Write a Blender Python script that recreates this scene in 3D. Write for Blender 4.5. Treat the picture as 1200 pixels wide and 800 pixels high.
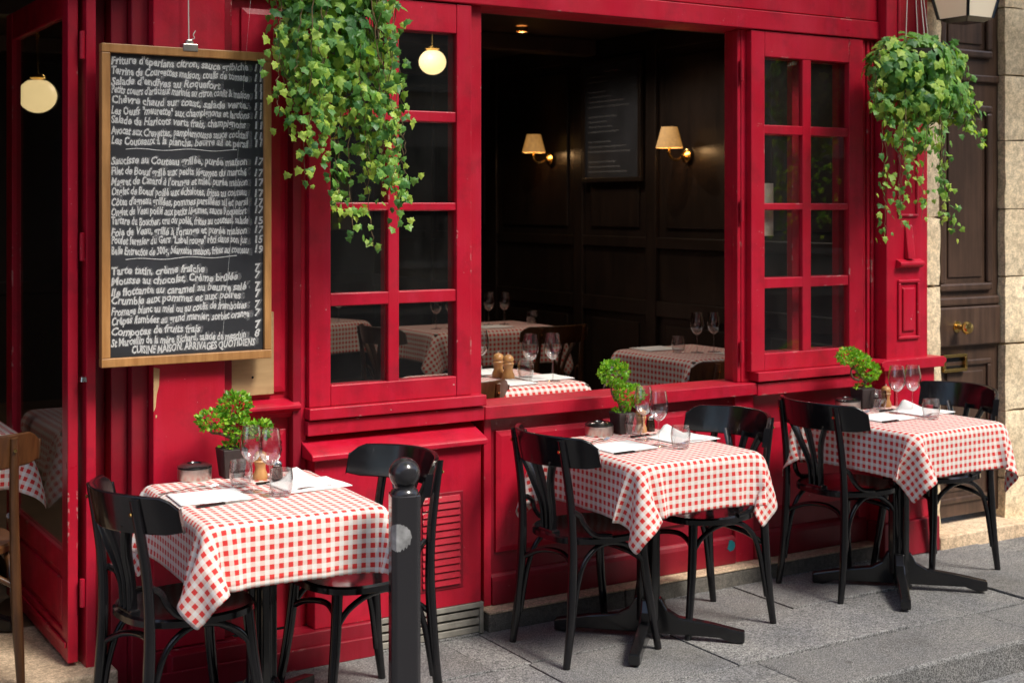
import bpy, math, random
import numpy as np
from mathutils import Vector, Matrix

for o in list(bpy.data.objects): bpy.data.objects.remove(o)
scene = bpy.context.scene
col = scene.collection
R = math.radians
rng = random.Random(11)

# ------------------------------------------------------------------ camera
cam_d = bpy.data.cameras.new('camera'); cam = bpy.data.objects.new('camera', cam_d); col.objects.link(cam)
cam.location = (0, -4.84, 1.69); cam.rotation_euler = (R(90), 0, R(-31.438))
cam_d.sensor_width = 36; cam_d.lens = 48.6; cam_d.shift_y = -0.1317
cam_d.clip_start = .05; cam_d.clip_end = 400
cam_d.dof.use_dof = True; cam_d.dof.focus_distance = 5.0; cam_d.dof.aperture_fstop = 4.0
scene.camera = cam

# ------------------------------------------------------------------ sky and sun
SUN = Vector((.26, -.66, .92)).normalized()
world = bpy.data.worlds.new('World'); scene.world = world; world.use_nodes = True
wn = world.node_tree; wn.nodes.clear()
wo = wn.nodes.new('ShaderNodeOutputWorld'); wb = wn.nodes.new('ShaderNodeBackground'); ws = wn.nodes.new('ShaderNodeTexSky')
ws.sky_type = 'NISHITA'; ws.sun_disc = False
ws.sun_elevation = math.asin(SUN.z); ws.sun_rotation = math.atan2(SUN.x, SUN.y)
ws.air_density = 1.0; ws.dust_density = 2.5; ws.ozone_density = 1.0
wb.inputs['Strength'].default_value = .15
wn.links.new(ws.outputs[0], wb.inputs[0]); wn.links.new(wb.outputs[0], wo.inputs[0])
sd = bpy.data.lights.new('sun', 'SUN'); sd.energy = 3.2; sd.angle = R(18); sd.color = (1, .95, .87)
so = bpy.data.objects.new('sun', sd); col.objects.link(so); so.location = (6, -8, 10)
so.rotation_euler = (-SUN).to_track_quat('-Z', 'Y').to_euler()
scene.view_settings.view_transform = 'Standard'; scene.view_settings.look = 'None'
scene.view_settings.exposure = .82; scene.view_settings.gamma = 1
scene.render.engine = 'CYCLES'

# ------------------------------------------------------------------ materials
M = {}
class NT:
    def __init__(s, name):
        s.m = bpy.data.materials.new(name); s.m.use_nodes = True; s.t = s.m.node_tree; s.t.nodes.clear()
        s.out = s.n('ShaderNodeOutputMaterial'); M[name] = s.m
    def n(s, t, **k):
        x = s.t.nodes.new(t)
        for a, b in k.items(): setattr(x, a, b)
        return x
    def l(s, a, b): s.t.links.new(a, b)
    def val(s, sock, v):
        if isinstance(v, bpy.types.NodeSocket): s.l(v, sock)
        else: sock.default_value = v
    def bsdf(s, **k):
        b = s.n('ShaderNodeBsdfPrincipled')
        for a, v in k.items(): s.val(b.inputs[a.replace('_', ' ')], v)
        return b
    def coord(s, kind='Object', scale=(1, 1, 1)):
        c = s.n('ShaderNodeTexCoord'); mp = s.n('ShaderNodeMapping'); mp.inputs['Scale'].default_value = scale
        s.l(c.outputs[kind], mp.inputs['Vector']); return mp.outputs[0]
    def pos(s, scale=(1, 1, 1)):
        c = s.n('ShaderNodeNewGeometry'); mp = s.n('ShaderNodeMapping'); mp.inputs['Scale'].default_value = scale
        s.l(c.outputs['Position'], mp.inputs['Vector']); return mp.outputs[0]
    def noise(s, vec, scale, detail=4, rough=.55):
        x = s.n('ShaderNodeTexNoise'); x.inputs['Scale'].default_value = scale
        x.inputs['Detail'].default_value = detail; x.inputs['Roughness'].default_value = rough
        if vec is not None: s.l(vec, x.inputs['Vector'])
        return x.outputs['Fac']
    def ramp(s, fac, stops, interp='LINEAR'):
        x = s.n('ShaderNodeValToRGB'); x.color_ramp.interpolation = interp
        e = x.color_ramp.elements
        while len(e) < len(stops): e.new(.5)
        for i, (p, c) in enumerate(stops):
            e[i].position = p; e[i].color = (*c, 1) if len(c) == 3 else c
        s.l(fac, x.inputs[0]); return x.outputs[0]
    def mix(s, fac, a, b, mode='MIX'):
        x = s.n('ShaderNodeMix', data_type='RGBA', blend_type=mode)
        s.val(x.inputs[0], fac)
        for sock, v in ((x.inputs[6], a), (x.inputs[7], b)):
            if isinstance(v, tuple): sock.default_value = (*v, 1) if len(v) == 3 else v
            else: s.l(v, sock)
        return x.outputs[2]
    def math(s, op, a, b=0., c=0.):
        x = s.n('ShaderNodeMath', operation=op)
        s.val(x.inputs[0], a); s.val(x.inputs[1], b); s.val(x.inputs[2], c); return x.outputs[0]
    def bump(s, h, strength=.3, dist=.002):
        x = s.n('ShaderNodeBump'); x.inputs['Strength'].default_value = strength; x.inputs['Distance'].default_value = dist
        s.l(h, x.inputs['Height']); return x.outputs[0]
    def edge(s, radius):
        bv = s.n('ShaderNodeBevel', samples=4); bv.inputs['Radius'].default_value = radius
        g = s.n('ShaderNodeNewGeometry'); d = s.n('ShaderNodeVectorMath', operation='DOT_PRODUCT')
        s.l(bv.outputs[0], d.inputs[0]); s.l(g.outputs['Normal'], d.inputs[1])
        return s.math('SUBTRACT', 1., d.outputs['Value'])
    def fin(s, b): s.l(b.outputs[0], s.out.inputs[0]); return s.m

def m_red(name, base, dark, chips=True):
    t = NT(name); p = t.pos()
    n1 = t.noise(p, 2.2, 5); c = t.mix(t.ramp(n1, [(.3, (0, 0, 0)), (.75, (1, 1, 1))]), dark, base)
    # faded chalky patches and rain streaks
    st = t.noise(t.pos((14, 14, 1.2)), 1.5, 5, .6)
    c = t.mix(t.math('MULTIPLY', t.ramp(st, [(.48, (0, 0, 0)), (.70, (1, 1, 1))]), .34), c, (base[0] * 1.04, base[1] * 2.2, base[2] * 1.9))
    gr = t.noise(p, 9, 6, .65)
    c = t.mix(t.math('MULTIPLY', t.ramp(gr, [(.50, (0, 0, 0)), (.78, (1, 1, 1))]), .55), c, (.12, .008, .014))
    rough = t.math('MULTIPLY_ADD', t.noise(p, 6, 4), .5, .14)
    if chips:
        e = t.edge(.011); w = t.noise(p, 34, 4, .6); big = t.noise(p, 5.5, 3)
        m = t.math('MULTIPLY', t.ramp(e, [(.03, (0, 0, 0)), (.07, (1, 1, 1))]),
                   t.math('MULTIPLY', t.ramp(w, [(.53, (0, 0, 0)), (.57, (1, 1, 1))]), t.ramp(big, [(.60, (0, 0, 0)), (.64, (1, 1, 1))])))
        sp = t.noise(p, 95, 2); sp2 = t.noise(p, 7, 2)
        m2 = t.math('MULTIPLY', t.ramp(sp, [(.735, (0, 0, 0)), (.75, (1, 1, 1))]), t.ramp(sp2, [(.56, (0, 0, 0)), (.62, (1, 1, 1))]))
        c = t.mix(t.math('MINIMUM', t.math('ADD', m, m2), 1.), c, (.55, .42, .36))
    bump = t.bump(t.math('ADD', t.noise(t.pos((60, 60, 4)), 1, 3), t.math('MULTIPLY', t.noise(p, 140, 3), .6)), .34, .0022)
    b = t.bsdf(Base_Color=c, Roughness=rough, Normal=bump); b.inputs['Specular IOR Level'].default_value = .45
    t.fin(b)
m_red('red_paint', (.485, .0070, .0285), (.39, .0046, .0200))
m_red('shaded_red_paint', (.27, .0048, .017), (.20, .0035, .013), True)  # darker copy of the red: shade painted into jambs, lower wall and baseboards

def m_simple(name, colr, rough=.5, metal=0., nscale=None, var=.25, bump=.0, bscale=80, spec=.5, coords='pos', stretch=(1, 1, 1)):
    t = NT(name); p = t.pos(stretch) if coords == 'pos' else t.coord('Object', stretch)
    c = colr
    if nscale:
        n = t.noise(p, nscale, 5)
        lo = tuple(x * (1 - var) for x in colr); hi = tuple(min(1, x * (1 + var)) for x in colr)
        c = t.mix(t.ramp(n, [(.3, (0, 0, 0)), (.7, (1, 1, 1))]), lo, hi)
    b = t.bsdf(Roughness=rough, Metallic=metal)
    if isinstance(c, tuple): b.inputs['Base Color'].default_value = (*c, 1)
    else: t.l(c, b.inputs['Base Color'])
    b.inputs['Specular IOR Level'].default_value = spec
    if bump: t.l(t.bump(t.noise(p, bscale, 4), bump, .002), b.inputs['Normal'])
    return t.fin(b)

def m_stone(name, base, warm, fine=300, spot=.35, rough=.8):
    t = NT(name); p = t.pos()
    oi = t.n('ShaderNodeObjectInfo')
    c = t.mix(t.ramp(t.noise(p, 3.2, 6, .6), [(.3, (0, 0, 0)), (.7, (1, 1, 1))]), base, warm)
    sp = t.ramp(t.noise(p, fine, 2, .5), [(.36, (1 - spot,) * 3), (.5, (1, 1, 1)), (.66, (1 + spot,) * 3)])
    c = t.mix(1., c, sp, 'MULTIPLY')
    mid = t.ramp(t.noise(p, fine * .28, 3), [(.36, (.72,) * 3), (.6, (1.12,) * 3)])
    c = t.mix(.9, c, mid, 'MULTIPLY')
    rv = t.math('MULTIPLY_ADD', oi.outputs['Random'], .24, .88)
    cc = t.n('ShaderNodeCombineColor'); [t.l(rv, cc.inputs[i]) for i in range(3)]
    c = t.mix(1., c, cc.outputs[0], 'MULTIPLY')
    stain = t.ramp(t.noise(p, 1.7, 5, .7), [(.52, (1, 1, 1)), (.72, (.62, .60, .57))])
    c = t.mix(1., c, stain, 'MULTIPLY')
    vo = t.n('ShaderNodeTexVoronoi'); vo.inputs['Scale'].default_value = 6.; t.l(p, vo.inputs['Vector'])   # old gum and drips
    spots = t.ramp(vo.outputs['Distance'], [(.075, (.55, .53, .50)), (.11, (1, 1, 1))]); keep = t.ramp(t.noise(p, 2.6, 2), [(.52, (0, 0, 0)), (.56, (1, 1, 1))])
    c = t.mix(t.math('MULTIPLY', keep, .8), c, t.mix(1., c, spots, 'MULTIPLY'))
    h = t.math('ADD', t.noise(p, fine * .5, 4), t.math('MULTIPLY', t.noise(p, 25, 4), 1.2))
    t.fin(t.bsdf(Base_Color=c, Roughness=rough, Normal=t.bump(h, .45, .003)))
m_stone('granite', (.125, .125, .128), (.195, .188, .177), 190, .75)
m_stone('kerb_granite', (.125, .125, .127), (.185, .178, .167), 190, .7)
m_stone('beige_stone', (.50, .36, .23), (.62, .47, .32), 150, .25)
m_stone('limestone', (.60, .47, .30), (.74, .61, .42), 120, .2, .85)
m_stone('dark_stone', (.10, .095, .085), (.17, .15, .125), 230, .35)
m_stone('asphalt', (.045, .045, .048), (.07, .068, .066), 330, .7, .85)
m_simple('joint_dirt', (.05, .045, .04), .95, nscale=20)

def m_black(name, base, edgecol, amt):
    t = NT(name); p = t.coord()
    n = t.noise(p, 12, 4)
    e = t.edge(.004); w = t.noise(p, 30, 4, .65)
    m = t.math('MULTIPLY', t.ramp(e, [(.08, (0, 0, 0)), (.25, (1, 1, 1))]), t.ramp(w, [(.52, (0, 0, 0)), (.6, (1, 1, 1))]))
    c = t.mix(t.math('MULTIPLY', m, amt), base, edgecol)
    dust = t.ramp(t.noise(p, 5, 5), [(.5, (0, 0, 0)), (.8, (1, 1, 1))])
    c = t.mix(t.math('MULTIPLY', dust, .15), c, (.035, .03, .03))
    t.fin(t.bsdf(Base_Color=c, Roughness=t.math('MULTIPLY_ADD', n, .18, .07), Normal=t.bump(t.noise(p, 45, 3), .1, .002), Specular_IOR_Level=.5))
m_black('black_lacquer', (.0055, .0052, .0062), (.20, .12, .05), .75)
m_black('black_iron', (.008, .008, .0085), (.07, .065, .06), .6)
m_black('bollard_paint', (.020, .019, .021), (.08, .08, .085), .5)

def m_wood(name, a, b_, rough=.45, sc=(3, 3, 40), coords='obj'):
    t = NT(name); p = t.coord('Object', sc) if coords == 'obj' else t.pos(sc)
    n = t.noise(p, 1.4, 7, .62)
    c = t.mix(t.ramp(n, [(.32, (0, 0, 0)), (.68, (1, 1, 1))]), a, b_)
    g = t.noise(t.pos(), 4, 4)
    c = t.mix(1., c, t.ramp(g, [(.35, (.75, .75, .75)), (.65, (1.1, 1.1, 1.1))]), 'MULTIPLY')
    t.fin(t.bsdf(Base_Color=c, Roughness=rough, Normal=t.bump(n, .25, .002)))
m_wood('oak_frame', (.34, .15, .042), (.50, .25, .085), .45, (30, 30, 3))
m_wood('brown_chair_wood', (.045, .017, .006), (.105, .042, .014), .32, (30, 30, 3))
m_wood('plywood', (.50, .31, .14), (.62, .41, .20), .6, (3, 3, 30), 'pos')
m_wood('mill_wood', (.42, .20, .065), (.55, .29, .11), .35, (30, 30, 5))
m_wood('door_wood', (.045, .025, .017), (.092, .052, .034), .38, (22, 22, 1.5), 'pos')
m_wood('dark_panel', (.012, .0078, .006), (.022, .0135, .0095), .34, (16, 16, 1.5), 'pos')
m_wood('floor_wood', (.09, .05, .025), (.15, .085, .045), .5, (2, 12, 2), 'pos')
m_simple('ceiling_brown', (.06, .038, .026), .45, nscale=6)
m_simple('dark_mill_glass', (.02, .012, .008), .15)
m_simple('brass', (.62, .42, .14), .25, 1., nscale=14, var=.2)
m_simple('steel', (.62, .61, .59), .22, 1., nscale=18, var=.12)
m_simple('tin', (.50, .47, .43), .38, 1., nscale=30, var=.2, coords='obj')
m_simple('lead_grey', (.30, .28, .24), .55, .3, nscale=20, bump=.3)
m_simple('pot_brown', (.032, .022, .020), .55, nscale=25, bump=.3)
m_simple('soil', (.02, .013, .008), .95, bump=.6)
m_simple('napkin_paper', (.80, .79, .77), .85, nscale=10, var=.03, bump=.15, bscale=160)
m_simple('cord_white', (.62, .58, .52), .8)
m_simple('sticker_grey', (.20, .20, .20), .7, nscale=32, var=.5)
m_simple('teal_paint', (.01, .16, .19), .5)
m_simple('cream_plaster', (.62, .56, .46), .9, nscale=2, bump=.3)
m_simple('opposite_wall', (.30, .26, .20), .9, nscale=1, bump=.3)
m_simple('opposite_glass', (.02, .02, .022), .08)
m_simple('picture_mat', (.50, .47, .40), .7)
m_simple('picture_print', (.10, .085, .075), .7, nscale=40, var=.7)
m_simple('paper_notice', (.55, .50, .40), .75, nscale=20, var=.2)
m_simple('table_wood', (.05, .03, .02), .5, nscale=8)
m_simple('stem_brown', (.12, .07, .035), .8, nscale=60, var=.4, bump=.4)
m_simple('vine_stem', (.16, .10, .045), .75, nscale=60, var=.3)
m_simple('black_slate', (.018, .0195, .024), .62, nscale=5, var=.4)
m_simple('basket_dark', (.03, .022, .015), .9, nscale=40, bump=.6)

t = NT('chalk'); p = t.pos()
a = t.ramp(t.noise(p, 260, 3, .7), [(.34, (.0, .0, .0)), (.60, (1, 1, 1))])
b1 = t.bsdf(Roughness=.95); b1.inputs['Base Color'].default_value = (.82, .82, .80, 1)
tr = t.n('ShaderNodeBsdfTransparent'); mx = t.n('ShaderNodeMixShader')
t.l(t.math('MULTIPLY_ADD', a, .45, .30), mx.inputs[0]); t.l(tr.outputs[0], mx.inputs[1]); t.l(b1.outputs[0], mx.inputs[2]); t.fin(mx)
t = NT('chalk_smear'); p = t.pos()
a = t.ramp(t.noise(p, 120, 3, .7), [(.3, (.1, .1, .1)), (.7, (1, 1, 1))])
b1 = t.bsdf(Roughness=.95); b1.inputs['Base Color'].default_value = (.62, .62, .62, 1)
tr = t.n('ShaderNodeBsdfTransparent'); mx = t.n('ShaderNodeMixShader')
t.l(t.math('MULTIPLY_ADD', a, .13, .08), mx.inputs[0]); t.l(tr.outputs[0], mx.inputs[1]); t.l(b1.outputs[0], mx.inputs[2]); t.fin(mx)

def m_glass(name, tint, rough, ior=1.45, body=1., power=5.):
    t = NT(name)
    tr = t.n('ShaderNodeBsdfTransparent'); tr.inputs[0].default_value = (*tint, 1)
    gl = t.n('ShaderNodeBsdfGlossy'); gl.inputs['Roughness'].default_value = rough
    lw = t.n('ShaderNodeLayerWeight'); lw.inputs[0].default_value = .5
    f0 = ((ior - 1) / (ior + 1)) ** 2
    fac = t.math('MULTIPLY_ADD', t.math('POWER', lw.outputs['Facing'], power), 1 - f0, f0 * body)
    mx = t.n('ShaderNodeMixShader'); t.l(fac, mx.inputs[0]); t.l(tr.outputs[0], mx.inputs[1]); t.l(gl.outputs[0], mx.inputs[2])
    t.fin(mx)
m_glass('lantern_glass', (.8, .78, .7), .25, 1.5)

t = NT('pane_glass')
tr = t.n('ShaderNodeBsdfTransparent'); tr.inputs[0].default_value = (.93, .94, .93, 1); gl = t.n('ShaderNodeBsdfGlossy'); gl.inputs['Roughness'].default_value = .012
lw = t.n('ShaderNodeLayerWeight'); lw.inputs[0].default_value = .5; fac = t.math('MULTIPLY_ADD', t.math('POWER', lw.outputs['Facing'], 5.), .96, .045)
mx = t.n('ShaderNodeMixShader'); t.l(fac, mx.inputs[0]); t.l(tr.outputs[0], mx.inputs[1]); t.l(gl.outputs[0], mx.inputs[2])
df = t.n('ShaderNodeBsdfDiffuse'); df.inputs[0].default_value = (.55, .52, .48, 1)
du = t.math('MULTIPLY', t.ramp(t.noise(t.pos((1, 1, .35)), 9, 6, .7), [(.35, (.10, .10, .10)), (.75, (1, 1, 1))]), .011)
m2 = t.n('ShaderNodeMixShader'); t.l(du, m2.inputs[0]); t.l(mx.outputs[0], m2.inputs[1]); t.l(df.outputs[0], m2.inputs[2]); t.fin(m2)
m_glass('drinking_glass', (.97, .965, .965), .02, 1.5, 2.4, 2.3)
def m_emit(name, c, s, base=(.8, .7, .5)):
    t = NT(name); b = t.bsdf(Roughness=.4); b.inputs['Base Color'].default_value = (*base, 1)
    b.inputs['Emission Color'].default_value = (*c, 1); b.inputs['Emission Strength'].default_value = s; t.fin(b)
m_emit('globe_glow', (1, .72, .34), .95, (.5, .42, .3))
m_emit('bulb_glow', (1, .62, .25), 6.)
m_emit('ember_glow', (1, .35, .08), 3.)
t = NT('shade_glow'); n = t.noise(t.pos(), 60, 3)
c = t.ramp(n, [(.35, (.30, .125, .022)), (.65, (.55, .26, .055))])
b = t.bsdf(Base_Color=(.5, .35, .18, 1), Roughness=.9, Emission_Color=c); b.inputs['Emission Strength'].default_value = .34; t.fin(b)
t = NT('lantern_frost'); b = t.bsdf(Roughness=.6); b.inputs['Base Color'].default_value = (.75, .68, .56, 1)
b.inputs['Emission Color'].default_value = (1, .75, .45, 1); b.inputs['Emission Strength'].default_value = .12; t.fin(b)

# red and white check cloth: woven bands from the cloth's own UV (metres)
t = NT('check_cloth'); uv = t.n('ShaderNodeUVMap'); sx = t.n('ShaderNodeSeparateXYZ'); t.l(uv.outputs[0], sx.inputs[0])
bands = []
for i in range(2):
    fr = t.math('FRACT', t.math('DIVIDE', t.math('ADD', sx.outputs[i], 10.), .0298))
    tri = t.math('ABSOLUTE', t.math('SUBTRACT', fr, .5))
    bands.append(t.ramp(tri, [(.245, (1, 1, 1)), (.27, (0, 0, 0))]))
prod = t.math('MULTIPLY', bands[0], bands[1]); summ = t.math('MAXIMUM', bands[0], bands[1])
ng = t.noise(t.pos(), 700, 2); wv = t.noise(uv.outputs[0], 3.5, 4)
c = t.mix(summ, (.80, .77, .73), (.79, .59, .52))
c = t.mix(prod, c, (.66, .030, .026))
c = t.mix(1., c, t.ramp(ng, [(.3, (.86, .86, .86)), (.7, (1.06, 1.06, 1.06))]), 'MULTIPLY')
cr = []
for i in range(2):   # ironed fold lines every quarter of the cloth
    g_ = t.math('ABSOLUTE', t.math('SUBTRACT', t.math('FRACT', t.math('ADD', t.math('DIVIDE', sx.outputs[i], .27), .5)), .5)); cr.append(t.ramp(g_, [(.0, (1, 1, 1)), (.03, (0, 0, 0))]))
wr = t.math('ADD', t.math('MULTIPLY', wv, 2.2), t.math('MULTIPLY', t.math('MAXIMUM', cr[0], cr[1]), .35))
wr = t.math('ADD', wr, t.math('MULTIPLY', t.noise(uv.outputs[0], 14, 3), .5))
bn = t.n('ShaderNodeBump'); bn.inputs['Strength'].default_value = .5; bn.inputs['Distance'].default_value = .006; t.l(wr, bn.inputs['Height'])
bn2 = t.n('ShaderNodeBump'); bn2.inputs['Strength'].default_value = .25; bn2.inputs['Distance'].default_value = .0006; t.l(ng, bn2.inputs['Height']); t.l(bn.outputs[0], bn2.inputs['Normal'])
b = t.bsdf(Base_Color=c, Roughness=.85, Normal=bn2.outputs[0]); b.inputs['Sheen Weight'].default_value = .15
tl = t.n('ShaderNodeBsdfTranslucent'); t.l(c, tl.inputs[0]); mx = t.n('ShaderNodeMixShader'); mx.inputs[0].default_value = .12
t.l(b.outputs[0], mx.inputs[1]); t.l(tl.outputs[0], mx.inputs[2]); t.fin(mx)

def m_leaf(name, stops, trans=.28, nsc=9):
    t = NT(name); oi = t.n('ShaderNodeObjectInfo'); n = t.noise(t.pos(), nsc, 3)
    at = t.n('ShaderNodeAttribute'); at.attribute_name = 'tone'; at.attribute_type = 'GEOMETRY'
    f = t.math('ADD', t.math('MULTIPLY', t.math('MAXIMUM', oi.outputs['Random'], at.outputs['Fac']), .7), t.math('MULTIPLY', n, .45))
    c = t.ramp(f, stops)
    vein = t.noise(t.coord('Object', (1, 1, 1)), 60, 2)
    b = t.bsdf(Base_Color=c, Roughness=.42, Normal=t.bump(vein, .3, .002)); b.inputs['Specular IOR Level'].default_value = .4
    tl = t.n('ShaderNodeBsdfTranslucent'); t.l(t.mix(1., c, (1.3, 1.5, .5), 'MULTIPLY'), tl.inputs[0])
    mx = t.n('ShaderNodeMixShader'); mx.inputs[0].default_value = trans
    t.l(b.outputs[0], mx.inputs[1]); t.l(tl.outputs[0], mx.inputs[2]); t.fin(mx)
m_leaf('ivy_leaf', [(.10, (.030, .098, .030)), (.34, (.080, .225, .060)), (.60, (.18, .38, .065)), (.88, (.45, .60, .10))], .38)
m_leaf('bonsai_leaf', [(.15, (.04, .15, .014)), (.5, (.13, .34, .022)), (.85, (.33, .55, .045))], .35, 40)

# ------------------------------------------------------------------ mesh helpers
LEAFQ = [(0, 0), (.35, .18), (.75, .12), (1, 0), (.75, -.12), (.35, -.18)]
class MB:
    def __init__(s): s.v = []; s.f = []; s.smooth = False; s.uv = None
    def box(s, x0, x1, y0, y1, z0, z1):
        i = len(s.v)
        s.v += [(x0, y0, z0), (x1, y0, z0), (x1, y1, z0), (x0, y1, z0), (x0, y0, z1), (x1, y0, z1), (x1, y1, z1), (x0, y1, z1)]
        s.f += [tuple(i + k for k in q) for q in ((0, 3, 2, 1), (4, 5, 6, 7), (0, 1, 5, 4), (1, 2, 6, 5), (2, 3, 7, 6), (3, 0, 4, 7))]
        return s
    def frustum(s, cx, cy, z0, z1, a0, b0, a1, b1):
        i = len(s.v)
        for z, a, b in ((z0, a0, b0), (z1, a1, b1)):
            s.v += [(cx - a, cy - b, z), (cx + a, cy - b, z), (cx + a, cy + b, z), (cx - a, cy + b, z)]
        s.f += [tuple(i + k for k in q) for q in ((0, 3, 2, 1), (4, 5, 6, 7), (0, 1, 5, 4), (1, 2, 6, 5), (2, 3, 7, 6), (3, 0, 4, 7))]
        return s
    def prism(s, poly, a, b, axis='y'):
        n = len(poly); i = len(s.v)
        for w in (a, b):
            for (p, q) in poly:
                s.v.append({'x': (w, p, q), 'y': (p, w, q), 'z': (p, q, w)}[axis])
        s.f.append(tuple(i + k for k in range(n))[::-1]); s.f.append(tuple(i + n + k for k in range(n)))
        for k in range(n): s.f.append((i + k, i + (k + 1) % n, i + n + (k + 1) % n, i + n + k))
        return s
    def lathe(s, prof, c=(0, 0, 0), seg=24, axis='z', cap=True):
        s.smooth = True; i = len(s.v); m = len(prof)
        for (r, h) in prof:
            for k in range(seg):
                a = 2 * math.pi * k / seg; p, q = r * math.cos(a), r * math.sin(a)
                s.v.append({'z': (c[0] + p, c[1] + q, c[2] + h), 'y': (c[0] + p, c[1] + h, c[2] + q), 'x': (c[0] + h, c[1] + p, c[2] + q)}[axis])
        for j in range(m - 1):
            for k in range(seg):
                k2 = (k + 1) % seg
                s.f.append((i + j * seg + k, i + j * seg + k2, i + (j + 1) * seg + k2, i + (j + 1) * seg + k))
        if cap and prof[0][0] > 1e-4: s.f.append(tuple(i + k for k in range(seg))[::-1])
        if cap and prof[-1][0] > 1e-4: s.f.append(tuple(i + (m - 1) * seg + k for k in range(seg)))
        return s
    def tube(s, pts, rad, seg=10, flat=1.):
        s.smooth = True; pts = [Vector(p) for p in pts]; n = len(pts); i = len(s.v)
        if not hasattr(rad, '__len__'): rad = [rad] * n
        up = None
        for j, p in enumerate(pts):
            d = (pts[min(j + 1, n - 1)] - pts[max(j - 1, 0)]).normalized()
            if up is None:
                up = Vector((0, 0, 1)) if abs(d.z) < .9 else Vector((0, 1, 0))
            a = d.cross(up).normalized(); up = a.cross(d).normalized()
            for k in range(seg):
                t_ = 2 * math.pi * k / seg
                s.v.append(tuple(p + a * (math.cos(t_) * rad[j]) + up * (math.sin(t_) * rad[j] * flat)))
        for j in range(n - 1):
            for k in range(seg):
                k2 = (k + 1) % seg
                s.f.append((i + j * seg + k, i + j * seg + k2, i + (j + 1) * seg + k2, i + (j + 1) * seg + k))
        s.f.append(tuple(i + k for k in range(seg))[::-1]); s.f.append(tuple(i + (n - 1) * seg + k for k in range(seg)))
        return s
    def build(s, name, mat, parent=None, bevel=0., loc=None, smooth=None, sub=0):
        off = Vector((0, 0, 0))
        q = parent
        while q is not None: off += q.location; q = q.parent
        me = bpy.data.meshes.new(name)
        me.from_pydata([(x - off.x, y - off.y, z - off.z) for x, y, z in s.v], [], s.f)
        me.validate()
        if s.smooth if smooth is None else smooth:
            me.polygons.foreach_set('use_smooth', [True] * len(me.polygons)); me.set_sharp_from_angle(angle=R(40))
        me.materials.append(M[mat] if isinstance(mat, str) else mat)
        o = bpy.data.objects.new(name, me); col.objects.link(o); o.parent = parent
        if bevel:
            b = o.modifiers.new('bevel', 'BEVEL'); b.width = bevel; b.segments = 2; b.limit_method = 'ANGLE'; b.angle_limit = R(35)
        if sub:
            b = o.modifiers.new('sub', 'SUBSURF'); b.levels = sub; b.render_levels = sub
        return o
def spline(pts, n=8):
    P = [Vector(p) for p in pts]; P = [P[0] * 2 - P[1]] + P + [P[-1] * 2 - P[-2]]; out = []
    for i in range(1, len(P) - 2):
        a, b, c, d = P[i - 1:i + 3]
        for k in range(n):
            t_ = k / n
            out.append(.5 * ((2 * b) + (c - a) * t_ + (2 * a - 5 * b + 4 * c - d) * t_ ** 2 + (3 * b - a - 3 * c + d) * t_ ** 3))
    out.append(P[-2]); return out
def lerp_list(vals, n):
    out = []
    for i in range(n):
        x = i / (n - 1) * (len(vals) - 1); k = min(int(x), len(vals) - 2); out.append(vals[k] + (vals[k + 1] - vals[k]) * (x - k))
    return out
def tag(o, label=None, cat=None, group=None, kind=None):
    if label: o['label'] = label
    if cat: o['category'] = cat
    if group: o['group'] = group
    if kind: o['kind'] = kind
    return o
def thing(name, loc, label, cat, group=None, rz=0.):
    o = bpy.data.objects.new(name, None); col.objects.link(o); o.location = loc; o.rotation_euler.z = rz; o.empty_display_size = .1
    return tag(o, label, cat, group)
def copy_tree(o, parent=None):
    c = o.copy(); col.objects.link(c); c.parent = parent
    for ch in list(o.children): copy_tree(ch, c)
    return c
def place(proto, used, loc, rz, label, cat, group, scale=1.):
    o = proto if not used else copy_tree(proto)
    o.location = loc; o.rotation_euler.z = rz; o.scale = (scale,) * 3
    tag(o, label, cat, group)
    return o

RED, SHADED_RED = 'red_paint', 'shaded_red_paint'
# ------------------------------------------------------------------ ground: road, kerb, pavement slabs
road = MB().box(-40, 60, -60, -1.27, -.3, -.125).build('road', 'asphalt'); tag(road, 'dark asphalt road beyond the kerb', 'road', kind='structure')
pav = MB().box(-12, 16, -1.26, .2, -.3, -.016).build('pavement', 'joint_dirt'); tag(pav, 'grey granite slab pavement in front of the red restaurant', 'pavement', kind='structure')
def slab(x0, x1, y0, y1, z1, mat, name, parent, bev=.004, th=.05):
    z1 += rng.uniform(-.0022, .0022)
    o = MB().box(x0, x1, y0, y1, z1 - th, z1).build(name, mat, parent, bev)
    o.rotation_euler = (rng.uniform(-.0015, .0015), rng.uniform(-.0015, .0015), 0)
    return o
rows = [(-.925, -.505), (-.50, -.108), (-.104, .19)]
for ri, (y0, y1) in enumerate(rows):
    x = -2.0 + ri * .23
    cuts = {0: [2.02, 2.72, 3.375, 4.27, 5.0, 5.62, 6.4], 1: [2.74, 3.35, 4.04, 4.75, 5.62, 6.3], 2: [5.62, 6.4]}[ri]
    xs = [-2 + ri * .2]
    while xs[-1] < cuts[0] - .9: xs.append(xs[-1] + rng.uniform(.6, .85))
    xs += cuts
    while xs[-1] < 9: xs.append(xs[-1] + rng.uniform(.6, .9))
    for a_, b_ in zip(xs[:-1], xs[1:]):
        slab(a_ + .002, b_ - .0025, y0 + .0025, y1 - .0025, 0., 'granite', 'slab', pav, .003)
xs = [-2.4]
while xs[-1] < 9: xs.append(xs[-1] + rng.uniform(.95, 1.25))
for a_, b_ in zip(xs[:-1], xs[1:]):
    slab(a_ + .002, b_ - .0025, -1.275, -.9305, .001, 'kerb_granite', 'kerb_stone', pav, .012, .29)
MB().box(-12, 16, -1.50, -1.279, -.2, -.118).build('gutter_strip', 'kerb_granite', pav, .004)

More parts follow.
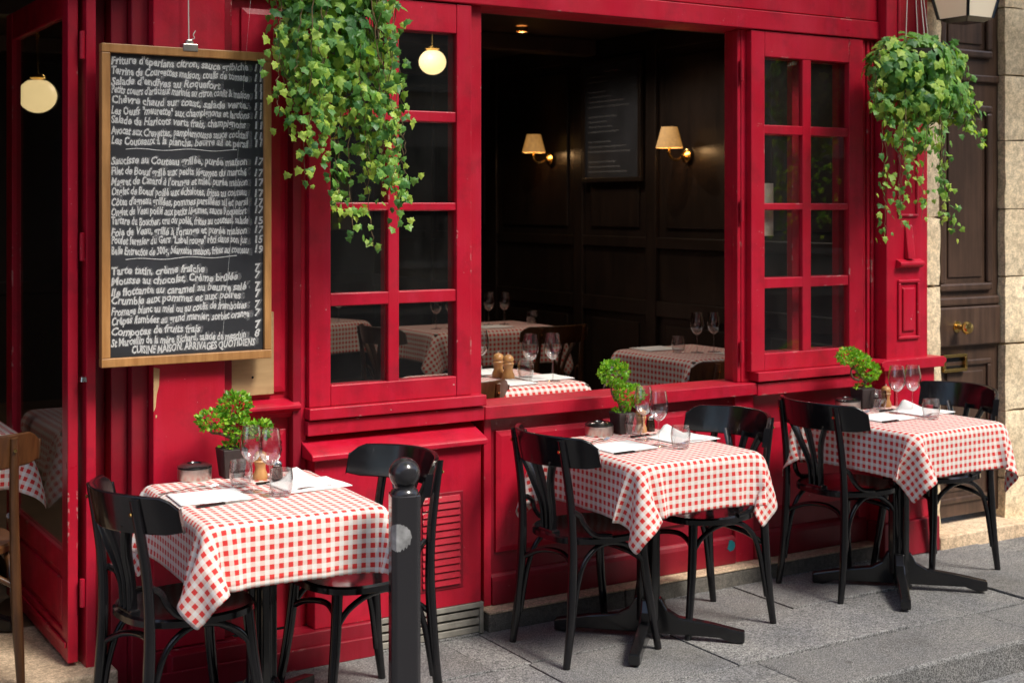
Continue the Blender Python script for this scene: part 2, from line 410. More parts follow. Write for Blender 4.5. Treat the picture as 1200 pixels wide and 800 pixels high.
# ------------------------------------------------------------------ restaurant building
bld = thing('restaurant_building', (3., 0, 0), 'red painted wooden restaurant front with a wide open window and dark dining room', 'building')
def bx(name, x0, x1, y0, y1, z0, z1, mat=RED, bevel=.004, parent=None):
    return MB().box(x0, x1, y0, y1, z0, z1).build(name, mat, parent or bld, bevel)
# stone base (pieces)
xs = [2.79, 3.46, 4.27, 4.98]
for a_, b_ in zip(xs[:-1], xs[1:]):
    bx('base_stone', a_ + .002, b_ - .002, -.10, .02, -.02, .066, 'dark_stone', .006)
    bx('base_capstone', a_ + .002, b_ - .002, -.104, .02, .0665, .0745, 'beige_stone', .003)
# lower wall under sill
bx('lower_wall', 2.83, 5.03, 0., .16, .075, .86, SHADED_RED)
bx('wall_post', 2.815, 2.85, -.018, .10, .075, .838)
bx('wall_post', 4.135, 4.245, -.018, .10, .075, .838)
bx('wall_post', 4.913, 5.02, -.018, .10, .075, 2.5)
for (x0, x1) in ((2.85, 3.60), (3.60, 4.135), (4.245, 4.96)):
    mb = MB(); mb.prism([(-.026, .076), (.004, .076), (.004, .20), (-.008, .20), (-.020, .188), (-.026, .172)], x0 + .001, x1 - .001, 'x')
    mb.build('baseboard', SHADED_RED, bld, .003)
def raised(x0, x1, z0, z1, y=0., d=.012, inset=.022, mat=RED, parent=None, name='raised_panel'):
    mb = MB(); i = 0
    mb.v = [(x0, y + .002, z0), (x1, y + .002, z0), (x1, y + .002, z1), (x0, y + .002, z1), (x0, y - d, z0), (x1, y - d, z0), (x1, y - d, z1), (x0, y - d, z1),
            (x0 + inset, y - d - .006, z0 + inset), (x1 - inset, y - d - .006, z0 + inset), (x1 - inset, y - d - .006, z1 - inset), (x0 + inset, y - d - .006, z1 - inset)]
    for a_ in range(4):
        b_ = (a_ + 1) % 4
        mb.f += [(a_, b_, b_ + 4, a_ + 4), (a_ + 4, b_ + 4, b_ + 8, a_ + 8)]
    mb.f.append((8, 9, 10, 11))
    return mb.build(name, mat, parent or bld, .0015)
for (x0, x1, z0, z1) in ((2.875, 3.345, .285, .778), (3.405, 3.86, .285, .785), (3.91, 4.115, .285, .785), (4.275, 4.93, .285, .690)):
    raised(x0, x1, z0, z1, mat=RED)
MB().prism([(4.105 + .022 * math.cos(a_ * .7) * (1 + .25 * math.sin(a_ * 3)), .158 + .026 * math.sin(a_ * .7) * (1 + .2 * math.cos(a_ * 2.3))) for a_ in range(9)], -.0275, -.024, 'y').build('paint_patch', 'teal_paint', bld)
# window sill
bx('window_sill', 2.80, 4.232, -.055, .14, .834, .888)
bx('sill_strip', 4.236, 5.0, -.055, .10, .828, .884)
bx('drip_moulding', 4.226, 4.99, -.072, .05, .893, .936)
# left-hand strips below the left window
bx('drip_moulding', 2.035, 2.797, -.072, .05, .895, .938)
bx('sill_strip', 2.035, 2.797, -.055, .10, .834, .889)
# jambs
bx('window_jamb', 2.7425, 2.806, -.014, .11, .889, 2.497)
bx('window_jamb', 4.158, 4.1775, -.006, .028, .889, 2.497)
bx('window_jamb', 4.178, 4.2455, -.010, .11, .889, 2.497)
for z in (.98, 1.62, 2.26):
    MB().lathe([(.0, 0), (.009, .002), (.009, .098), (0, .1)], (4.172, -.020, z), 10).build('hinge', RED, bld)
# lintel beam and fascia
bx('lintel_beam', 1.20, 5.015, -.055, .16, 2.497, 2.583)
bx('fascia_board', 1.20, 5.005, -.046, .16, 2.5875, 3.25)
mb = MB(); mb.prism([(-.30, 3.27), (.1, 3.27), (.1, 3.42), (-.36, 3.42), (-.36, 3.37)], -3, 5.6, 'x'); mb.build('cornice', RED, bld, .006)
bx('upper_wall', -6, 5.52, .0, .35, 3.43, 9.5, 'cream_plaster', 0)

# casement windows: an outer leaf folded back on a fixed inner window
ROWS0 = [(1.010, 1.310), (1.358, 1.672), (1.698 + .006, 2.024), (2.066, 2.381)]
def casement(x0, x1, cols_, zb, zt, y0, y1, name, glass=True, label=None, dx=0., grow=0., rows=None):
    """one leaf: stiles, rails, muntins and panes as sub-parts"""
    ROWS = rows or ROWS0
    root = bx(name, x0, cols_[0][0] - grow, y0, y1, zb, zt, RED, .004)      # hinge stile carries the rest
    if label: root['label'] = label
    cs = [(a_ + dx + grow * (i > 0), b_ + dx - grow * 0) for i, (a_, b_) in enumerate(cols_)]
    bx('stile', cols_[-1][1], x1, y0, y1, zb, zt, RED, .004, root)
    bx('muntin', cols_[0][1], cols_[1][0], y0 + .004, y1 - .004, ROWS[0][0] - .005, ROWS[-1][1] + .005, RED, .004, root)
    bx('rail', cols_[0][0] + .0005, cols_[-1][1] - .0005, y0 + .001, y1 - .001, zb, ROWS[0][0], RED, .004, root)
    bx('rail', cols_[0][0] + .0005, cols_[-1][1] - .0005, y0 + .001, y1 - .001, ROWS[-1][1], zt, RED, .004, root)
    for (za, zb_) in zip(ROWS[:-1], ROWS[1:]):
        bx('muntin', cols_[0][0] + .0005, cols_[-1][1] - .0005, y0 + .0055, y1 - .0055, za[1], zb_[0], RED, .004, root)
    if glass:
        for (a_, b_) in cols_:
            for (za, zb_) in ROWS:
                o = bx('pane', a_ + .0006, b_ - .0006, (y0 + y1) / 2 - .002 + .004, (y0 + y1) / 2 + .002 + .004, za + .0006, zb_ - .0006, 'pane_glass', 0, root)
                o.rotation_euler = (rng.uniform(-.002, .002), 0, rng.uniform(-.002, .002))
    return root
LC = [(2.150, 2.395), (2.443, 2.698)]; RC = [(4.326, 4.565), (4.619, 4.864)]
LL = [(2.132, 2.374), (2.421, 2.674)]; RL = [(4.287, 4.524), (4.577, 4.820)]; RW = [(1.017, 1.314), (1.362, 1.674), (1.705, 2.022), (2.064, 2.375)]
casement(2.044, 2.742, LL, .939, 2.492, -.046, -.008, 'window_leaf', rows=RW)
casement(4.206, 4.912, RL, .937, 2.492, -.046, -.008, 'window_leaf', rows=RW)
casement(2.062, 2.764, LC, .900, 2.496, .030, .075, 'window_frame', glass=False)
casement(4.246, 4.958, RC, .900, 2.496, .070, .115, 'window_frame', glass=False)
bx('notice_sheet', 4.44, 4.50, .132, .134, 1.55, 1.80, 'paper_notice', 0)

# heater box under the left window: sloped ledge, louvres, metal grille
bx('vent_box', 2.045, 2.757, -.095, .05, .125, .765)
mb = MB(); mb.prism([(-.128, .752), (-.128, .770), (-.118, .778), (.02, .826), (.02, .752)], 2.022, 2.770, 'x'); mb.build('sloped_ledge', RED, bld, .004)
lv = bx('louvre_frame', 2.475, 2.675, -.099, -.090, .195, .575, SHADED_RED, .003)
for k in range(13):
    z = .213 + k * .0272
    mb = MB(); mb.prism([(-.108, z), (-.100, z), (-.0985, z + .022), (-.1005, z + .022)], 2.492, 2.658, 'x'); mb.build('louvre_slat', RED, lv, .001)
gr = bx('floor_grille', 2.30, 2.766, -.100, .0, .104, .124, 'lead_grey', .002)
for z in (.004, .036, .070):
    bx('grille_bar', 2.32, 2.75, -.092, .0, z, z + .024, 'lead_grey', .002, gr)
bx('grille_end', 2.75, 2.766, -.1005, .0, .0, .1035, 'lead_grey', .002, gr); bx('grille_end', 2.30, 2.3195, -.1005, .0, .0, .1035, 'lead_grey', .002, gr)
bx('baseboard', 1.50, 2.296, -.118, -.02, .0, .125, SHADED_RED); bx('toe_board', 1.40, 2.30, -.135, -.12, .0, .075, SHADED_RED)
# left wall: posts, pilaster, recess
bx('wall_post', 2.021, 2.0435, -.018, .10, .12, 2.497); bx('wall_post', 1.986, 2.020, -.03, .10, .12, 2.497, SHADED_RED)
bx('recess_panel', 1.756, 1.986, .022, .10, .12, 2.497, RED, 0)
raised(1.80, 1.975, .30, .86, .022)
raised(1.80, 1.972, 1.00, 2.42, .022)
mb = MB(); mb.prism([(-.052, .942), (-.052, .955), (-.035, .962), (.022, .975), (.022, .905), (-.006, .905), (-.022, .925)], 1.79, 2.012, 'x'); mb.build('ledge_moulding', RED, bld, .003)
bx('pilaster', 1.456, 1.718, -.045, .10, .13, 2.497); bx('pilaster_edge', 1.7185, 1.754, -.020, .10, .13, 2.497, SHADED_RED); bx('pilaster_plinth', 1.44, 1.76, -.06, .10, .0, .128, SHADED_RED)
bx('jamb_moulding', 1.395, 1.4555, .010, .12, .0, 2.497, SHADED_RED); bx('jamb_moulding', 1.335, 1.3945, .055, .14, .0, 2.497, SHADED_RED)
bx('jamb_back', 1.275, 1.3345, .130, .17, .0, 2.497, SHADED_RED); bx('door_post', 1.240, 1.2745, .020, .17, .0, 2.497, RED)
# peeling white chip on pilaster edge
mb = MB(); mb.prism([(1.457, 1.125), (1.478, 1.12), (1.476, 1.06), (1.468, 1.03), (1.464, 0.985), (1.457, .97)], -.0463, -.044, 'y'); mb.build('bare_wood_chip', 'plywood', bld)
bx('bare_wood_chip', 1.4635, 1.4695, -.0462, -.044, .948, .958, 'plywood', .002)
# glazed door leaf standing open, at right angles to the front
X0, X1 = 1.186, 1.222
dl = MB().box(X0, X1, .055, .135, .105, 2.47).build('door_leaf', RED, bld, .004)
bx('stile', X0, X1, .965, 1.07, .105, 2.47, RED, .004, dl)
bx('rail', X0 + .002, X1 - .002, .136, .964, .105, .20, RED, .004, dl); bx('rail', X0 + .002, X1 - .002, .136, .964, .40, .475, RED, .004, dl); bx('rail', X0 + .002, X1 - .002, .136, .964, 2.36, 2.47, RED, .004, dl)
bx('panel', X0 + .012, X1 - .012, .136, .964, .2005, .3995, RED, .0, dl); bx('raised_panel', X0 + .004, X1 - .006, .165, .935, .225, .375, RED, .006, dl)
bx('kick_moulding', X0 - .008, X0, .07, 1.05, .155, .175, RED, .003, dl)
bx('pane', X0 + .018, X0 + .022, .1365, .9635, .4755, 2.3595, 'pane_glass', 0, dl)
for z in (.30, 1.50, 2.2):
    MB().lathe([(0, 0), (.010, .002), (.010, .098), (0, .1)], (1.231, .034, z), 10).build('hinge', RED, dl)
MB().lathe([(0, 0), (.014, .004), (.012, .02), (.0, .026)], (1.231, .02, 1.08), 10).build('door_knob', 'steel', dl)
bx('entrance_lintel', -.4, 1.199, .0, .2, 2.497, 3.25); bx('entrance_jamb', -.10, .06, -.03, .2, .0, 2.497); bx('side_wall_front', -6, -.101, .0, .2, .0, 3.25)
th_ = bx('threshold_stone', .05, 1.33, -.06, .62, -.02, .092, 'beige_stone', .008)
# dining room shell
WX = 5.47
bx('room_floor', -4, WX + .1, 1.12, 6.6, -.05, .08, 'floor_wood', 0); bx('room_floor', 1.26, WX, .2, 6.5, .081, .1485, 'floor_wood', 0); bx('room_floor', -4, 1.255, .62, 1.119, -.05, .09, 'floor_wood', 0)
bx('room_ceiling', -4, WX + .1, .16, 6.6, 2.83, 3.2, 'ceiling_brown', 0)
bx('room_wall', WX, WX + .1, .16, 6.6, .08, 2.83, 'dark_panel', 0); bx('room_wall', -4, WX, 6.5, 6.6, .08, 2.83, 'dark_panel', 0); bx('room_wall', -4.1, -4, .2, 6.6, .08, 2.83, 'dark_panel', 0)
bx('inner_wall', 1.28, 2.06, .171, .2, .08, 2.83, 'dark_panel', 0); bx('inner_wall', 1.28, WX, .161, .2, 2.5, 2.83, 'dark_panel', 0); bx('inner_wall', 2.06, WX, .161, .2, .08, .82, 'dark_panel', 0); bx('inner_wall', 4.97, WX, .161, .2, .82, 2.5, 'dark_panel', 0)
# timber panelling on the side wall: stiles and rails
for y in (.3, 1.35, 2.34, 3.18, 4.35, 5.4): bx('wall_stile', WX - .03, WX - .001, y - .055, y + .055, .09, 2.82, 'dark_panel', .006)
for (z, h) in ((.09, .14), (.98, .10), (1.42, .07), (2.70, .12)): bx('wall_rail', WX - .024, WX - .0015, .2, 6.49, z, z + h, 'dark_panel', .006)
for y0, y1 in ((.42, 1.24), (1.47, 2.23), (2.46, 3.07), (3.3, 4.24), (4.47, 5.3)):
    bx('wall_panel', WX - .016, WX - .001, y0 + .03, y1 - .03, .28, .93, 'dark_panel', .008); bx('wall_panel', WX - .016, WX - .001, y0 + .03, y1 - .03, 1.55, 2.64, 'dark_panel', .008)
for x in (0.6, 1.7, 2.8, 3.9, 5.0): bx('wall_stile', x - .05, x + .05, 6.47, 6.499, .09, 2.82, 'dark_panel', .006)
bx('wall_rail', -3.9, 5.4, 6.476, 6.498, 1.0, 1.1, 'dark_panel', .006)
for y in (1.2, 3.0, 4.8): bx('ceiling_beam', -3.9, WX - .04, y - .07, y + .07, 2.72, 2.829, 'ceiling_brown', .01)

# right-hand pilaster on its pedestal
pil = bx('pilaster', 5.013, 5.296, -.10, .16, .948, 3.25)
mb = MB(); mb.prism([(4.945, .905), (4.945, .918), (4.93, .930), (4.93, .945), (4.95, .955), (5.355, .955), (5.375, .945), (5.375, .930), (5.36, .918), (5.36, .905)], -.150, .16, 'y'); mb.build('pedestal_cap', RED, pil, .003)
bx('pedestal', 4.985, 5.325, -.118, .16, .17, .9045, RED, .004, pil); bx('pedestal_base', 4.965, 5.345, -.135, .16, .0, .1695, SHADED_RED, .006, pil)
raised(5.045, 5.265, .27, .83, -.118, .008, .02, RED, pil)
def ringmould(x0, x1, z0, z1, y, w=.016, d=.012, parent=None):
    for (a_, b_, c_, e_) in ((x0, x1, z0, z0 + w), (x0, x1, z1 - w, z1), (x0, x0 + w, z0 + w + .0005, z1 - w - .0005), (x1 - w, x1, z0 + w + .0005, z1 - w - .0005)):
        bx('moulding', a_, b_, y - d, y + .001, c_, e_, RED, .005, parent)
ringmould(5.085, 5.232, 1.045, 1.335, -.10, parent=pil); bx('raised_panel', 5.118, 5.199, -.110, -.099, 1.085, 1.295, RED, .006, pil)
mb = MB(); mb.prism([(-.135, 1.405), (-.135, 1.418), (-.115, 1.43), (-.099, 1.435), (-.099, 1.39), (-.118, 1.395)], 5.075, 5.242, 'x'); mb.build('moulding', RED, pil, .003)
mb = MB(); mb.prism([(-.128, 1.436), (-.099, 1.436), (-.099, 1.60), (-.106, 1.60)], 5.135, 5.182, 'x'); mb.build('moulding', RED, pil, .003)
ringmould(5.085, 5.225, 1.64, 3.1, -.10, .014, .010, pil)
bx('return_strip', 5.297, 5.335, -.03, .16, .0, 3.25, SHADED_RED)
# grooves between window and pilaster
for x in (4.925, 4.955, 4.985): bx('reeding', x, x + .018, -.030, -.0185, .957, 2.49, RED, .005)

# ------------------------------------------------------------------ neighbouring stone building with street door
nb = thing('stone_building', (6.5, 0, 0), 'pale limestone building with rusticated blocks and a dark street door', 'building')
def nbx(name, x0, x1, y0, y1, z0, z1, mat, bevel=.004, parent=None): return MB().box(x0, x1, y0, y1, z0, z1).build(name, mat, parent or nb, bevel)
nbx('wall_core', 5.34, 5.478, .02, .5, .0, 9.4, 'limestone', 0); nbx('wall_core', 5.992, 14, .03, .5, .0, 9.4, 'limestone', 0); nbx('wall_core', 5.478, 5.992, .03, .5, 3.1, 9.4, 'limestone', 0)
def rough_block(x0, x1, y0, y1, z0, z1, jit=.006):
    mb = MB(); nx = max(2, int((x1 - x0) / .06)); nz = max(2, int((z1 - z0) / .06))
    for k in range(nz + 1):
        for i in range(nx + 1):
            e = (i in (0, nx)) or (k in (0, nz))
            mb.v.append((x0 + (x1 - x0) * i / nx + (rng.uniform(-jit, jit) * .6 if i in (0, nx) else 0), y0 + (.010 if e else 0) + rng.uniform(-jit, jit) * .5, z0 + (z1 - z0) * k / nz + (rng.uniform(-jit, jit) * .6 if k in (0, nz) else 0)))
    W = nx + 1
    for k in range(nz):
        for i in range(nx): mb.f.append((k * W + i, k * W + i + 1, (k + 1) * W + i + 1, (k + 1) * W + i))
    n0 = len(mb.v); idx = [i for i in range(W)] + [k * W + nx for k in range(1, nz + 1)] + [nz * W + i for i in range(nx - 1, -1, -1)] + [k * W for k in range(nz - 1, 0, -1)]
    for j in idx: v = mb.v[j]; mb.v.append((v[0], y1, v[2]))
    m_ = len(idx)
    for j in range(m_): mb.f.append((idx[j], n0 + j, n0 + (j + 1) % m_, idx[(j + 1) % m_]))
    mb.smooth = True
    return mb.build('stone_block', 'limestone', nb)
zz = [.03, .27, .62, .971, 1.322, 1.677, 2.036, 2.378, 2.733, 3.08]
for k, (z0, z1) in enumerate(zip(zz[:-1], zz[1:])):
    w = .62 if k % 2 else .42
    rough_block(5.978, 5.978 + w, -.022, .12, z0 + .004, z1 - .004)
    rough_block(5.978 + w + .008, 7.1, -.012, .06, z0 + .004, z1 - .004)
for z0, z1 in zip([.03, .55, .925, 1.29, 1.635, 2.0, 2.35, 2.72], [.55, .925, 1.29, 1.635, 2.0, 2.35, 2.72, 3.08]):
    rough_block(5.338, 5.486 + rng.uniform(-.006, .006), -.022, .12, z0 + .004, z1 - .004, .010)
nbx('door_step', 5.35, 7.4, -.135, .30, -.03, .062, 'beige_stone', .008)
DY = .035
dr = nbx('street_door', 5.47, 5.99, DY, DY + .05, .1, 3.08, 'door_wood', .003); dr['label'] = 'dark brown panelled wooden door with brass knob and letter slot'
def dmold(x0, x1, z0, z1, w=.04, d=.022):
    for (a_, b_, c_, e_) in ((x0, x1, z0, z0 + w), (x0, x1, z1 - w, z1), (x0, x0 + w, z0 + w + .0005, z1 - w - .0005), (x1 - w, x1, z0 + w + .0005, z1 - w - .0005)):
        nbx('moulding', a_, b_, DY - d, DY + .001, c_, e_, 'door_wood', .010, dr)
    nbx('panel', x0 + w + .03, x1 - w - .03, DY - .008, DY + .001, z0 + w + .03, z1 - w - .03, 'door_wood', .006, dr)
dmold(5.52, 5.915, 1.255, 2.215); dmold(5.52, 5.915, 2.46, 2.98); dmold(5.52, 5.915, .17, .90, .03, .014)
nbx('rail', 5.47, 5.97, DY - .018, DY + .001, 2.335, 2.372, 'door_wood', .006, dr); nbx('rail', 5.47, 5.965, DY - .030, DY + .001, .975, 1.175, 'door_wood', .008, dr); nbx('rail', 5.47, 5.965, DY - .022, DY + .001, 1.180, 1.225, 'door_wood', .010, dr)
MB().lathe([(.0, -.001), (.030, -.002), (.030, -.004), (.015, -.007), (.012, -.030), (.020, -.040), (.032, -.055), (.034, -.068), (.026, -.082), (0, -.088)], (5.630, DY - .030, 1.075), 20, 'y').build('door_knob', 'brass', dr)
for (a_, b_, c_, e_) in ((5.530, 5.705, .846, .862), (5.530, 5.705, .920, .936), (5.530, 5.547, .8625, .9195), (5.688, 5.705, .8625, .9195)):
    nbx('letter_slot_frame', a_, b_, DY - .034, DY - .009, c_, e_, 'brass', .003, dr)
nbx('letter_slot', 5.5475, 5.6875, DY - .013, DY - .008, .863, .919, 'black_iron', .002, dr)

# ------------------------------------------------------------------ building across the street (seen as reflection)
ob = thing('opposite_building', (8, -17, 0), 'beige town building across the street, reflected in the window panes', 'building')
mbw = MB().box(-25, 45, -22, -16, -.2, 13.0); mbw.build('wall', 'opposite_wall', ob)
for i in range(14):
    for j in range(4):
        x = -22 + i * 4.6; z = .8 + j * 2.9
        w_ = MB().box(x, x + 1.4, -16.0, -15.9, z, z + 1.9).build('window', 'opposite_glass', ob)
        MB().box(x - .12, x + 1.52, -16.0, -15.82, z - .12, z - .001).build('sill', 'opposite_wall', w_)

# ------------------------------------------------------------------ street tree out of frame that dapples the light
tr_ = thing('street_tree', (7.3, -1.05, 0), 'plane tree in the pavement to the right, its crown arching over the tables', 'tree')
T0 = Vector((7.3, -1.05, 0)); r_ = random.Random(77)
pts = spline([T0 + Vector(q) for q in ((0, 0, -.02), (.03, .0, 1.5), (-.05, -.1, 3.2), (-.2, -.3, 4.6), (-.5, -.5, 5.6))], 6)
MB().tube(pts, lerp_list([.17, .14, .125, .11, .07], len(pts)), 14).build('trunk', 'stem_brown', tr_)
CLU = [((2.0, -2.4, 6.0), .85, 400), ((2.9, -2.1, 5.7), .85, 430), ((3.1, -2.7, 6.3), .7, 300), ((4.3, -2.2, 6.1), .7, 90), ((5.2, -2.7, 6.4), .7, 60), ((6.1, -2.1, 5.9), .7, 50), ((6.9, -2.0, 6.7), .7, 40),
       ((5.0, -3.7, 6.2), .6, 70), ((6.4, -3.8, 6.3), .8, 80), ((6.9, -4.0, 6.4), .7, 40), ((8.9, -5.0, 6.1), .8, 70), ((3.0, -3.9, 6.4), .6, 70), ((6.0, -4.9, 6.3), .7, 80), ((7.2, -5.0, 6.2), .7, 110), ((2.2, -3.3, 6.5), .7, 120),
       ((7.6, -.9, 7.2), 1.0, 130), ((8.8, -.9, 6.6), 1.0, 150), ((7.2, -1.5, 7.8), 1.0, 110)]
mb = MB(); tones = []
CLU = [((c_[0] - (.72 if k < 15 else 0.), c_[1] - .15, c_[2]), rad, n_) for k, (c_, rad, n_) in enumerate(CLU)]
for k, (c_, rad, n_) in enumerate(CLU):
    lp = spline([T0 + Vector((-.15, -.25, 4.2)), T0.lerp(Vector(c_), .4) + Vector((0, 0, 2.6)), Vector(c_) - Vector((0, 0, .1))], 6)
    MB().tube(lp, lerp_list([.055, .035, .012], len(lp)), 7).build('limb', 'stem_brown', tr_)
    for q in range(n_):
        d = Vector((r_.gauss(0, 1), r_.gauss(0, 1), r_.gauss(0, 1))).normalized() * (r_.random() ** .45) * rad
        p_ = Vector(c_) + Vector((d.x, d.y, d.z * .6)); ax = Vector((r_.gauss(0, 1), r_.gauss(0, 1), r_.gauss(-.3, .5))).normalized()
        sd_ = ax.cross(Vector((r_.gauss(0, .6), r_.gauss(0, .6), 1))).normalized(); ln = r_.uniform(.10, .17); i0 = len(mb.v); tn = r_.random()
        for (u, v_) in LEAFQ: mb.v.append(tuple(p_ + ax * (u * ln) + sd_ * (v_ * ln * 2.2)))
        mb.f += [(i0, i0 + 1, i0 + 2, i0 + 3), (i0, i0 + 3, i0 + 4, i0 + 5)]; tones += [tn, tn]
o = mb.build('crown', 'ivy_leaf', tr_); o['kind'] = 'stuff'
at = o.data.attributes.new('tone', 'FLOAT', 'FACE'); at.data.foreach_set('value', tones)

# ------------------------------------------------------------------ writing helper
def text_mesh(body, size, shear=.12, offset=0., font_w=1.):
    cu = bpy.data.curves.new('writing', 'FONT'); cu.body = body; cu.size = size; cu.shear = shear; cu.offset = offset; cu.resolution_u = 2
    ob_ = bpy.data.objects.new('writing', cu); col.objects.link(ob_)
    bpy.context.view_layer.update()
    dg = bpy.context.evaluated_depsgraph_get(); me = bpy.data.meshes.new_from_object(ob_.evaluated_get(dg))
    bpy.data.objects.remove(ob_)
    v = np.empty(len(me.vertices) * 3); me.vertices.foreach_get('co', v); v = v.reshape(-1, 3)
    f = [tuple(p_.vertices) for p_ in me.polygons]; bpy.data.meshes.remove(me)
    return v, f
MENU = [("Friture d'éperlans citron, sauce gribiche", "11"), ("Terrine de Courgettes maison, coulis de tomate", "11"), ("Salade d'endives au Roquefort", "11"),
 ("Petits coeurs d'artichaut marinés au citron confit & maison", "11"), ("Chèvre chaud sur toast, salade verte.", "11"), ("Les Oeufs \"meurette\" aux champignons et lardons", "11"),
 ("Salade de Haricots verts frais, champignons", "11"), ("Avocat aux Crevettes, pamplemousse sauce cocktail", "11"), ("Les Couteaux à la plancha, beurre ail et persil", "11"), None,
 ("Saucisse au Couteau grillée, purée maison", "17"), ("Filet de Boeuf grillé aux petits légumes du marché", "17"), ("Magret de Canard à l'orange et miel, purée maison", "17"),
 ("Onglet de Boeuf poêlé aux échalotes, frites au couteau", "17"), ("Côtes d'agneau grillées, pommes persillées ail et persil", "17"), ("Onglet de Veau poêlé aux petits légumes, sauce Roquefort", "17"),
 ("Tartare du Boucher, cru ou poêlé, frites au couteau, salade", "15"), ("Foie de Veau, grillé à l'orange et purée maison", "17"), ("Poulet fermier du Gers \"Label rouge\" rôti dans son jus", "15"),
 ("Belle Entrecôte de 300g, béarnaise maison, frites au couteau", "19"), None,
 ("Tarte tatin, crème fraîche", "7"), ("Mousse au chocolat, Crème brûlée", "7"), ("Ile flottante au caramel au beurre salé", "7"), ("Crumble aux pommes et aux poires", "7"),
 ("Fromage blanc au miel ou au coulis de framboises", "7"), ("Crêpes flambées au grand marnier, sorbet orange", "7"), ("Compotes de fruits frais", "7"), ("St Marcellin de la mère Richard, salade de mesclun", "8"), ("CUISINE MAISON. ARRIVAGES QUOTIDIENS", "")]

# ------------------------------------------------------------------ menu chalkboard
CB = thing('menu_chalkboard', (1.57, -.09, 1.14), 'large oak framed chalkboard menu hanging on the red wall', 'chalkboard')
cx0, cx1, cz0, cz1 = 1.262, 1.876, 1.140, 2.247
MB().box(cx0 + .022, cx1 - .022, -.083, -.066, cz0 + .022, cz1 - .022).build('board', 'black_slate', CB)
FR = []
for (a_, b_, c_, d_) in ((cx0, cx1, cz1 - .031, cz1), (cx0, cx1, cz0, cz0 + .031)): FR.append(MB().box(a_, b_, -.098, -.062, c_, d_).build('frame_rail', 'oak_frame', CB, .003))
for (a_, b_) in ((cx0, cx0 + .031), (cx1 - .028, cx1)): MB().box(a_ + .0005, b_ - .0005, -.0975, -.0625, cz0 + .0312, cz1 - .0312).build('frame_stile', 'oak_frame', CB, .003)
n_l = len(MENU); pitch = (cz1 - cz0 - .085) / (n_l - .4); wx0, wx1 = cx0 + .036, cx1 - .036
for li, item in enumerate(MENU):
    zb = cz1 - .031 - .036 - li * pitch + rng.uniform(-.002, .002)
    if li == n_l - 1: zb += .004
    if item is None:
        mb = MB(); x_ = wx0 + .05
        mb.tube([(x_ + k * .02, -.0838, zb + .016 + .003 * math.sin(k * .7) + k * .0002) for k in range(21)], .0017, 5); mb.build('chalk_line', 'chalk', CB); continue
    tilt = (.006 if li > 20 else 0.) + rng.uniform(-.003, .003)
    L, Rr = item
    for txt, right in ((L, False), (Rr, True)):
        if not txt: continue
        v, f_ = text_mesh(txt, .037, .14, .0012)
        w_ = v[:, 0].max() - v[:, 0].min()
        avail = (wx1 - wx0) - .045
        full = len(L) > 36
        sc = avail / w_ * rng.uniform(.97, 1.) if (not right and (full or w_ > avail)) else 1.
        if not right and not full: sc = min(.86, avail / w_ * .98)
        if li == n_l - 1: sc = .62
        ph = rng.uniform(0, 6)
        for vv, mat, off in ((v, 'chalk', 0.),):
            X = vv[:, 0] * sc; X += (wx1 - .024 - X.min() if right else wx0 + (.07 if li == n_l - 1 else 0))
            Z = vv[:, 1] * 1.0 + zb + .0026 * np.sin(X * 31 + ph) + .0012 * np.sin(X * 140 + ph * 2) + tilt * (X - wx0) / .5
            Xw = X + .0014 * np.sin(vv[:, 1] * 160 + X * 70 + ph)
            mb = MB(); mb.v = [(float(a_), -.0837, float(b_)) for a_, b_ in zip(Xw, Z)]; mb.f = f_
            mb.build('price' if right else 'menu_line', mat, CB)
        v2, f2 = text_mesh(txt, .038, .14, .0040)
        X = v2[:, 0] * sc; X += (wx1 - .024 - X.min() if right else wx0 + (.07 if li == n_l - 1 else 0))
        Z = v2[:, 1] + zb + .0026 * np.sin(X * 31 + ph) + .0012 * np.sin(X * 140 + ph * 2) + tilt * (X - wx0) / .5
        mb = MB(); mb.v = [(float(a_), -.0833, float(b_)) for a_, b_ in zip(X, Z)]; mb.f = f2; mb.build('chalk_smudge', 'chalk_smear', CB)
mb = MB().box(1.545, 1.600, -.101, -.06, 2.235, 2.262); mb.prism([(1.556, 2.2625), (1.589, 2.2625), (1.582, 2.278), (1.563, 2.278)], -.092, -.07, 'y'); mb.build('clip', 'tin', CB, .003)
MB().tube(spline([(1.572, -.081, 2.275), (1.571, -.08, 2.4), (1.572, -.07, 2.7)], 6), .0022, 6).build('cord', 'cord_white', CB)
MB().tube(spline([(1.574, -.083, 2.277), (1.590, -.088, 2.283), (1.586, -.088, 2.295), (1.594, -.088, 2.31)], 6), .0018, 6).build('cord', 'cord_white', CB)
wbd = MB().box(1.752, 1.922, -.002, .010, .995, 1.30); wbd = wbd.build('plywood_board', 'plywood', None, .002); tag(wbd, 'bare plywood square behind the lower corner of the chalkboard', 'board')
MB().lathe([(.0045, 0), (.004, .002), (0, .0022)], (1.838, -.0042, 1.062), 10, 'y').build('screw_hole', 'black_iron', wbd)

